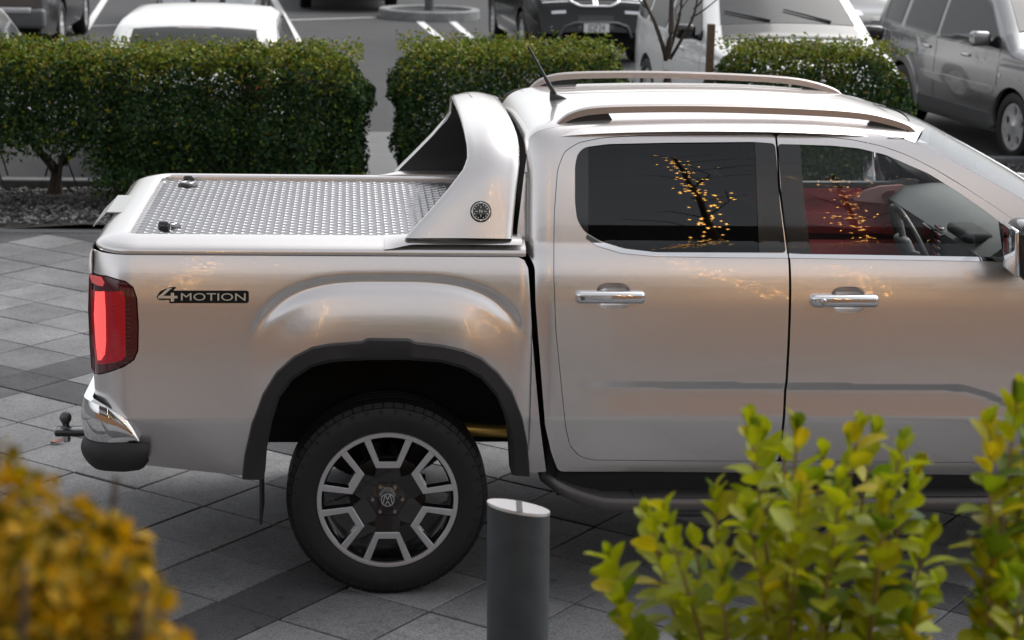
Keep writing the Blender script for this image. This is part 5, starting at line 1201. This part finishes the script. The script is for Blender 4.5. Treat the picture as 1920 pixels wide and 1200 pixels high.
# ================================================================== the street behind the photographer (seen mirrored in paint, chrome and glass)
bl = empty('shop_building', (2, -23., 0)); tag(bl, 'white building with lit shopfront, mirrored in the truck windows', 'building')
WALLW = mat('render_wall', (.46, .45, .44), .85, noise=(3, .1)); BRN = mat('brown_cladding', (.20, .115, .065), .7, noise=(5, .2))
k = MB(); k.box(-22, 22, -.3, 0, 3.9, 6.9); k.build('upper_wall', WALLW, bl)
k = MB(); k.box(-22, 22, -.4, -.1, 0, 3.9); k.build('lower_wall', BRN, bl)
MB().box(-22.5, 22.5, -.4, 2.6, 3.55, 3.9).build('canopy', mat('canopy_dark', (.022, .017, .013), .8), bl)
MB().box(-22.5, 22.5, -.6, .8, 6.9, 8.3).build('eave', mat('eave_dark', (.03, .03, .03), .8), bl)
LIT = mat('lit_shop_window', (.3, .2, .1), .2, emit=((1., .68, .42), .22)); 
for i in range(9):
    x = -20+i*4.7; f = MB().box(x-.06, x+3.86, -.1, .02, .40, 3.06).build('shop_window', BRN, bl); MB().box(x, x+3.8, -.08, .04, .46, 3.0).build('lit_pane', LIT, f)
    for dx in (.6, 2.7):
        f = MB().box(x+dx-.06, x+dx+1.06, -.02, .03, 4.54, 6.06).build('upper_window', mat('frame_white', (.6, .6, .6), .6), bl); MB().box(x+dx, x+dx+1.0, -.0, .045, 4.6, 6.0).build('pane', CARGL, f)
WARM = mat('fairy_light', (1, .6, .2), .5, emit=((1., .50, .10), 22.))
def lit_tree(x, y, hgt, label, seed):
    r_ = random.Random(seed); e = empty('lit_tree', (x, y, 1.19)); tag(e, label, 'tree', 'trees with fairy lights behind the photographer'); b = MB(); lights = MB(); nodes = []
    tp_ = []; q = Vector((0, 0, 0)); dd = Vector((r_.uniform(-.08, .08), 0, 1))
    for i in range(15): tp_.append(q.copy()); dd = (dd+Vector((r_.uniform(-.10, .10), r_.uniform(-.06, .06), .10))).normalized(); q = q+dd*hgt/15
    b.tube(tp_, np.linspace(.06, .022, 15).tolist(), 8); nodes = []
    for i in range(4, 15):
        for k in range(2):
            a = r_.uniform(0, 6.28); l = r_.uniform(.5, 1.5); m1 = tp_[i]+Vector((math.cos(a)*l*.5, math.sin(a)*l*.5, l*.35)); m2 = tp_[i]+Vector((math.cos(a+.3)*l, math.sin(a+.3)*l, l*.5)); b.tube([tp_[i], m1, m2], [.012, .008, .004], 5); nodes += [m1] if r_.random() < .35 else []
    b.build('trunk', BARK, e, smooth=60)
    pts = [(tp_[i].lerp(tp_[i+1], r_.random()), .075) for i in range(14) for k in range(22 if i < 10 else 12)]+[(n_, .10) for n_ in nodes for k in range(2)]
    for p, sp_ in pts:
        q = p+Vector((r_.gauss(0, sp_), r_.gauss(0, sp_), r_.gauss(0, .10))); s_ = .016
        lights.add([q+Vector(v)*s_ for v in ((1, 0, 0), (-1, 0, 0), (0, 1, 0), (0, -1, 0), (0, 0, 1), (0, 0, -1))], [(0, 2, 4), (2, 1, 4), (1, 3, 4), (3, 0, 4), (2, 0, 5), (1, 2, 5), (3, 1, 5), (0, 3, 5)])
    lights.build('fairy_lights', WARM, e, kind='stuff', fix=False)
lit_tree(3.6, -9.6, 6.6, 'tree wound with fairy lights, mirrored in the rear door window', 4)
lit_tree(4.6, -10.0, 6.0, 'tree wound with fairy lights, mirrored in the front door window', 8)
lit_tree(-1.6, -9.8, 6.3, 'tree wound with fairy lights, mirrored in the truck bed side', 11)
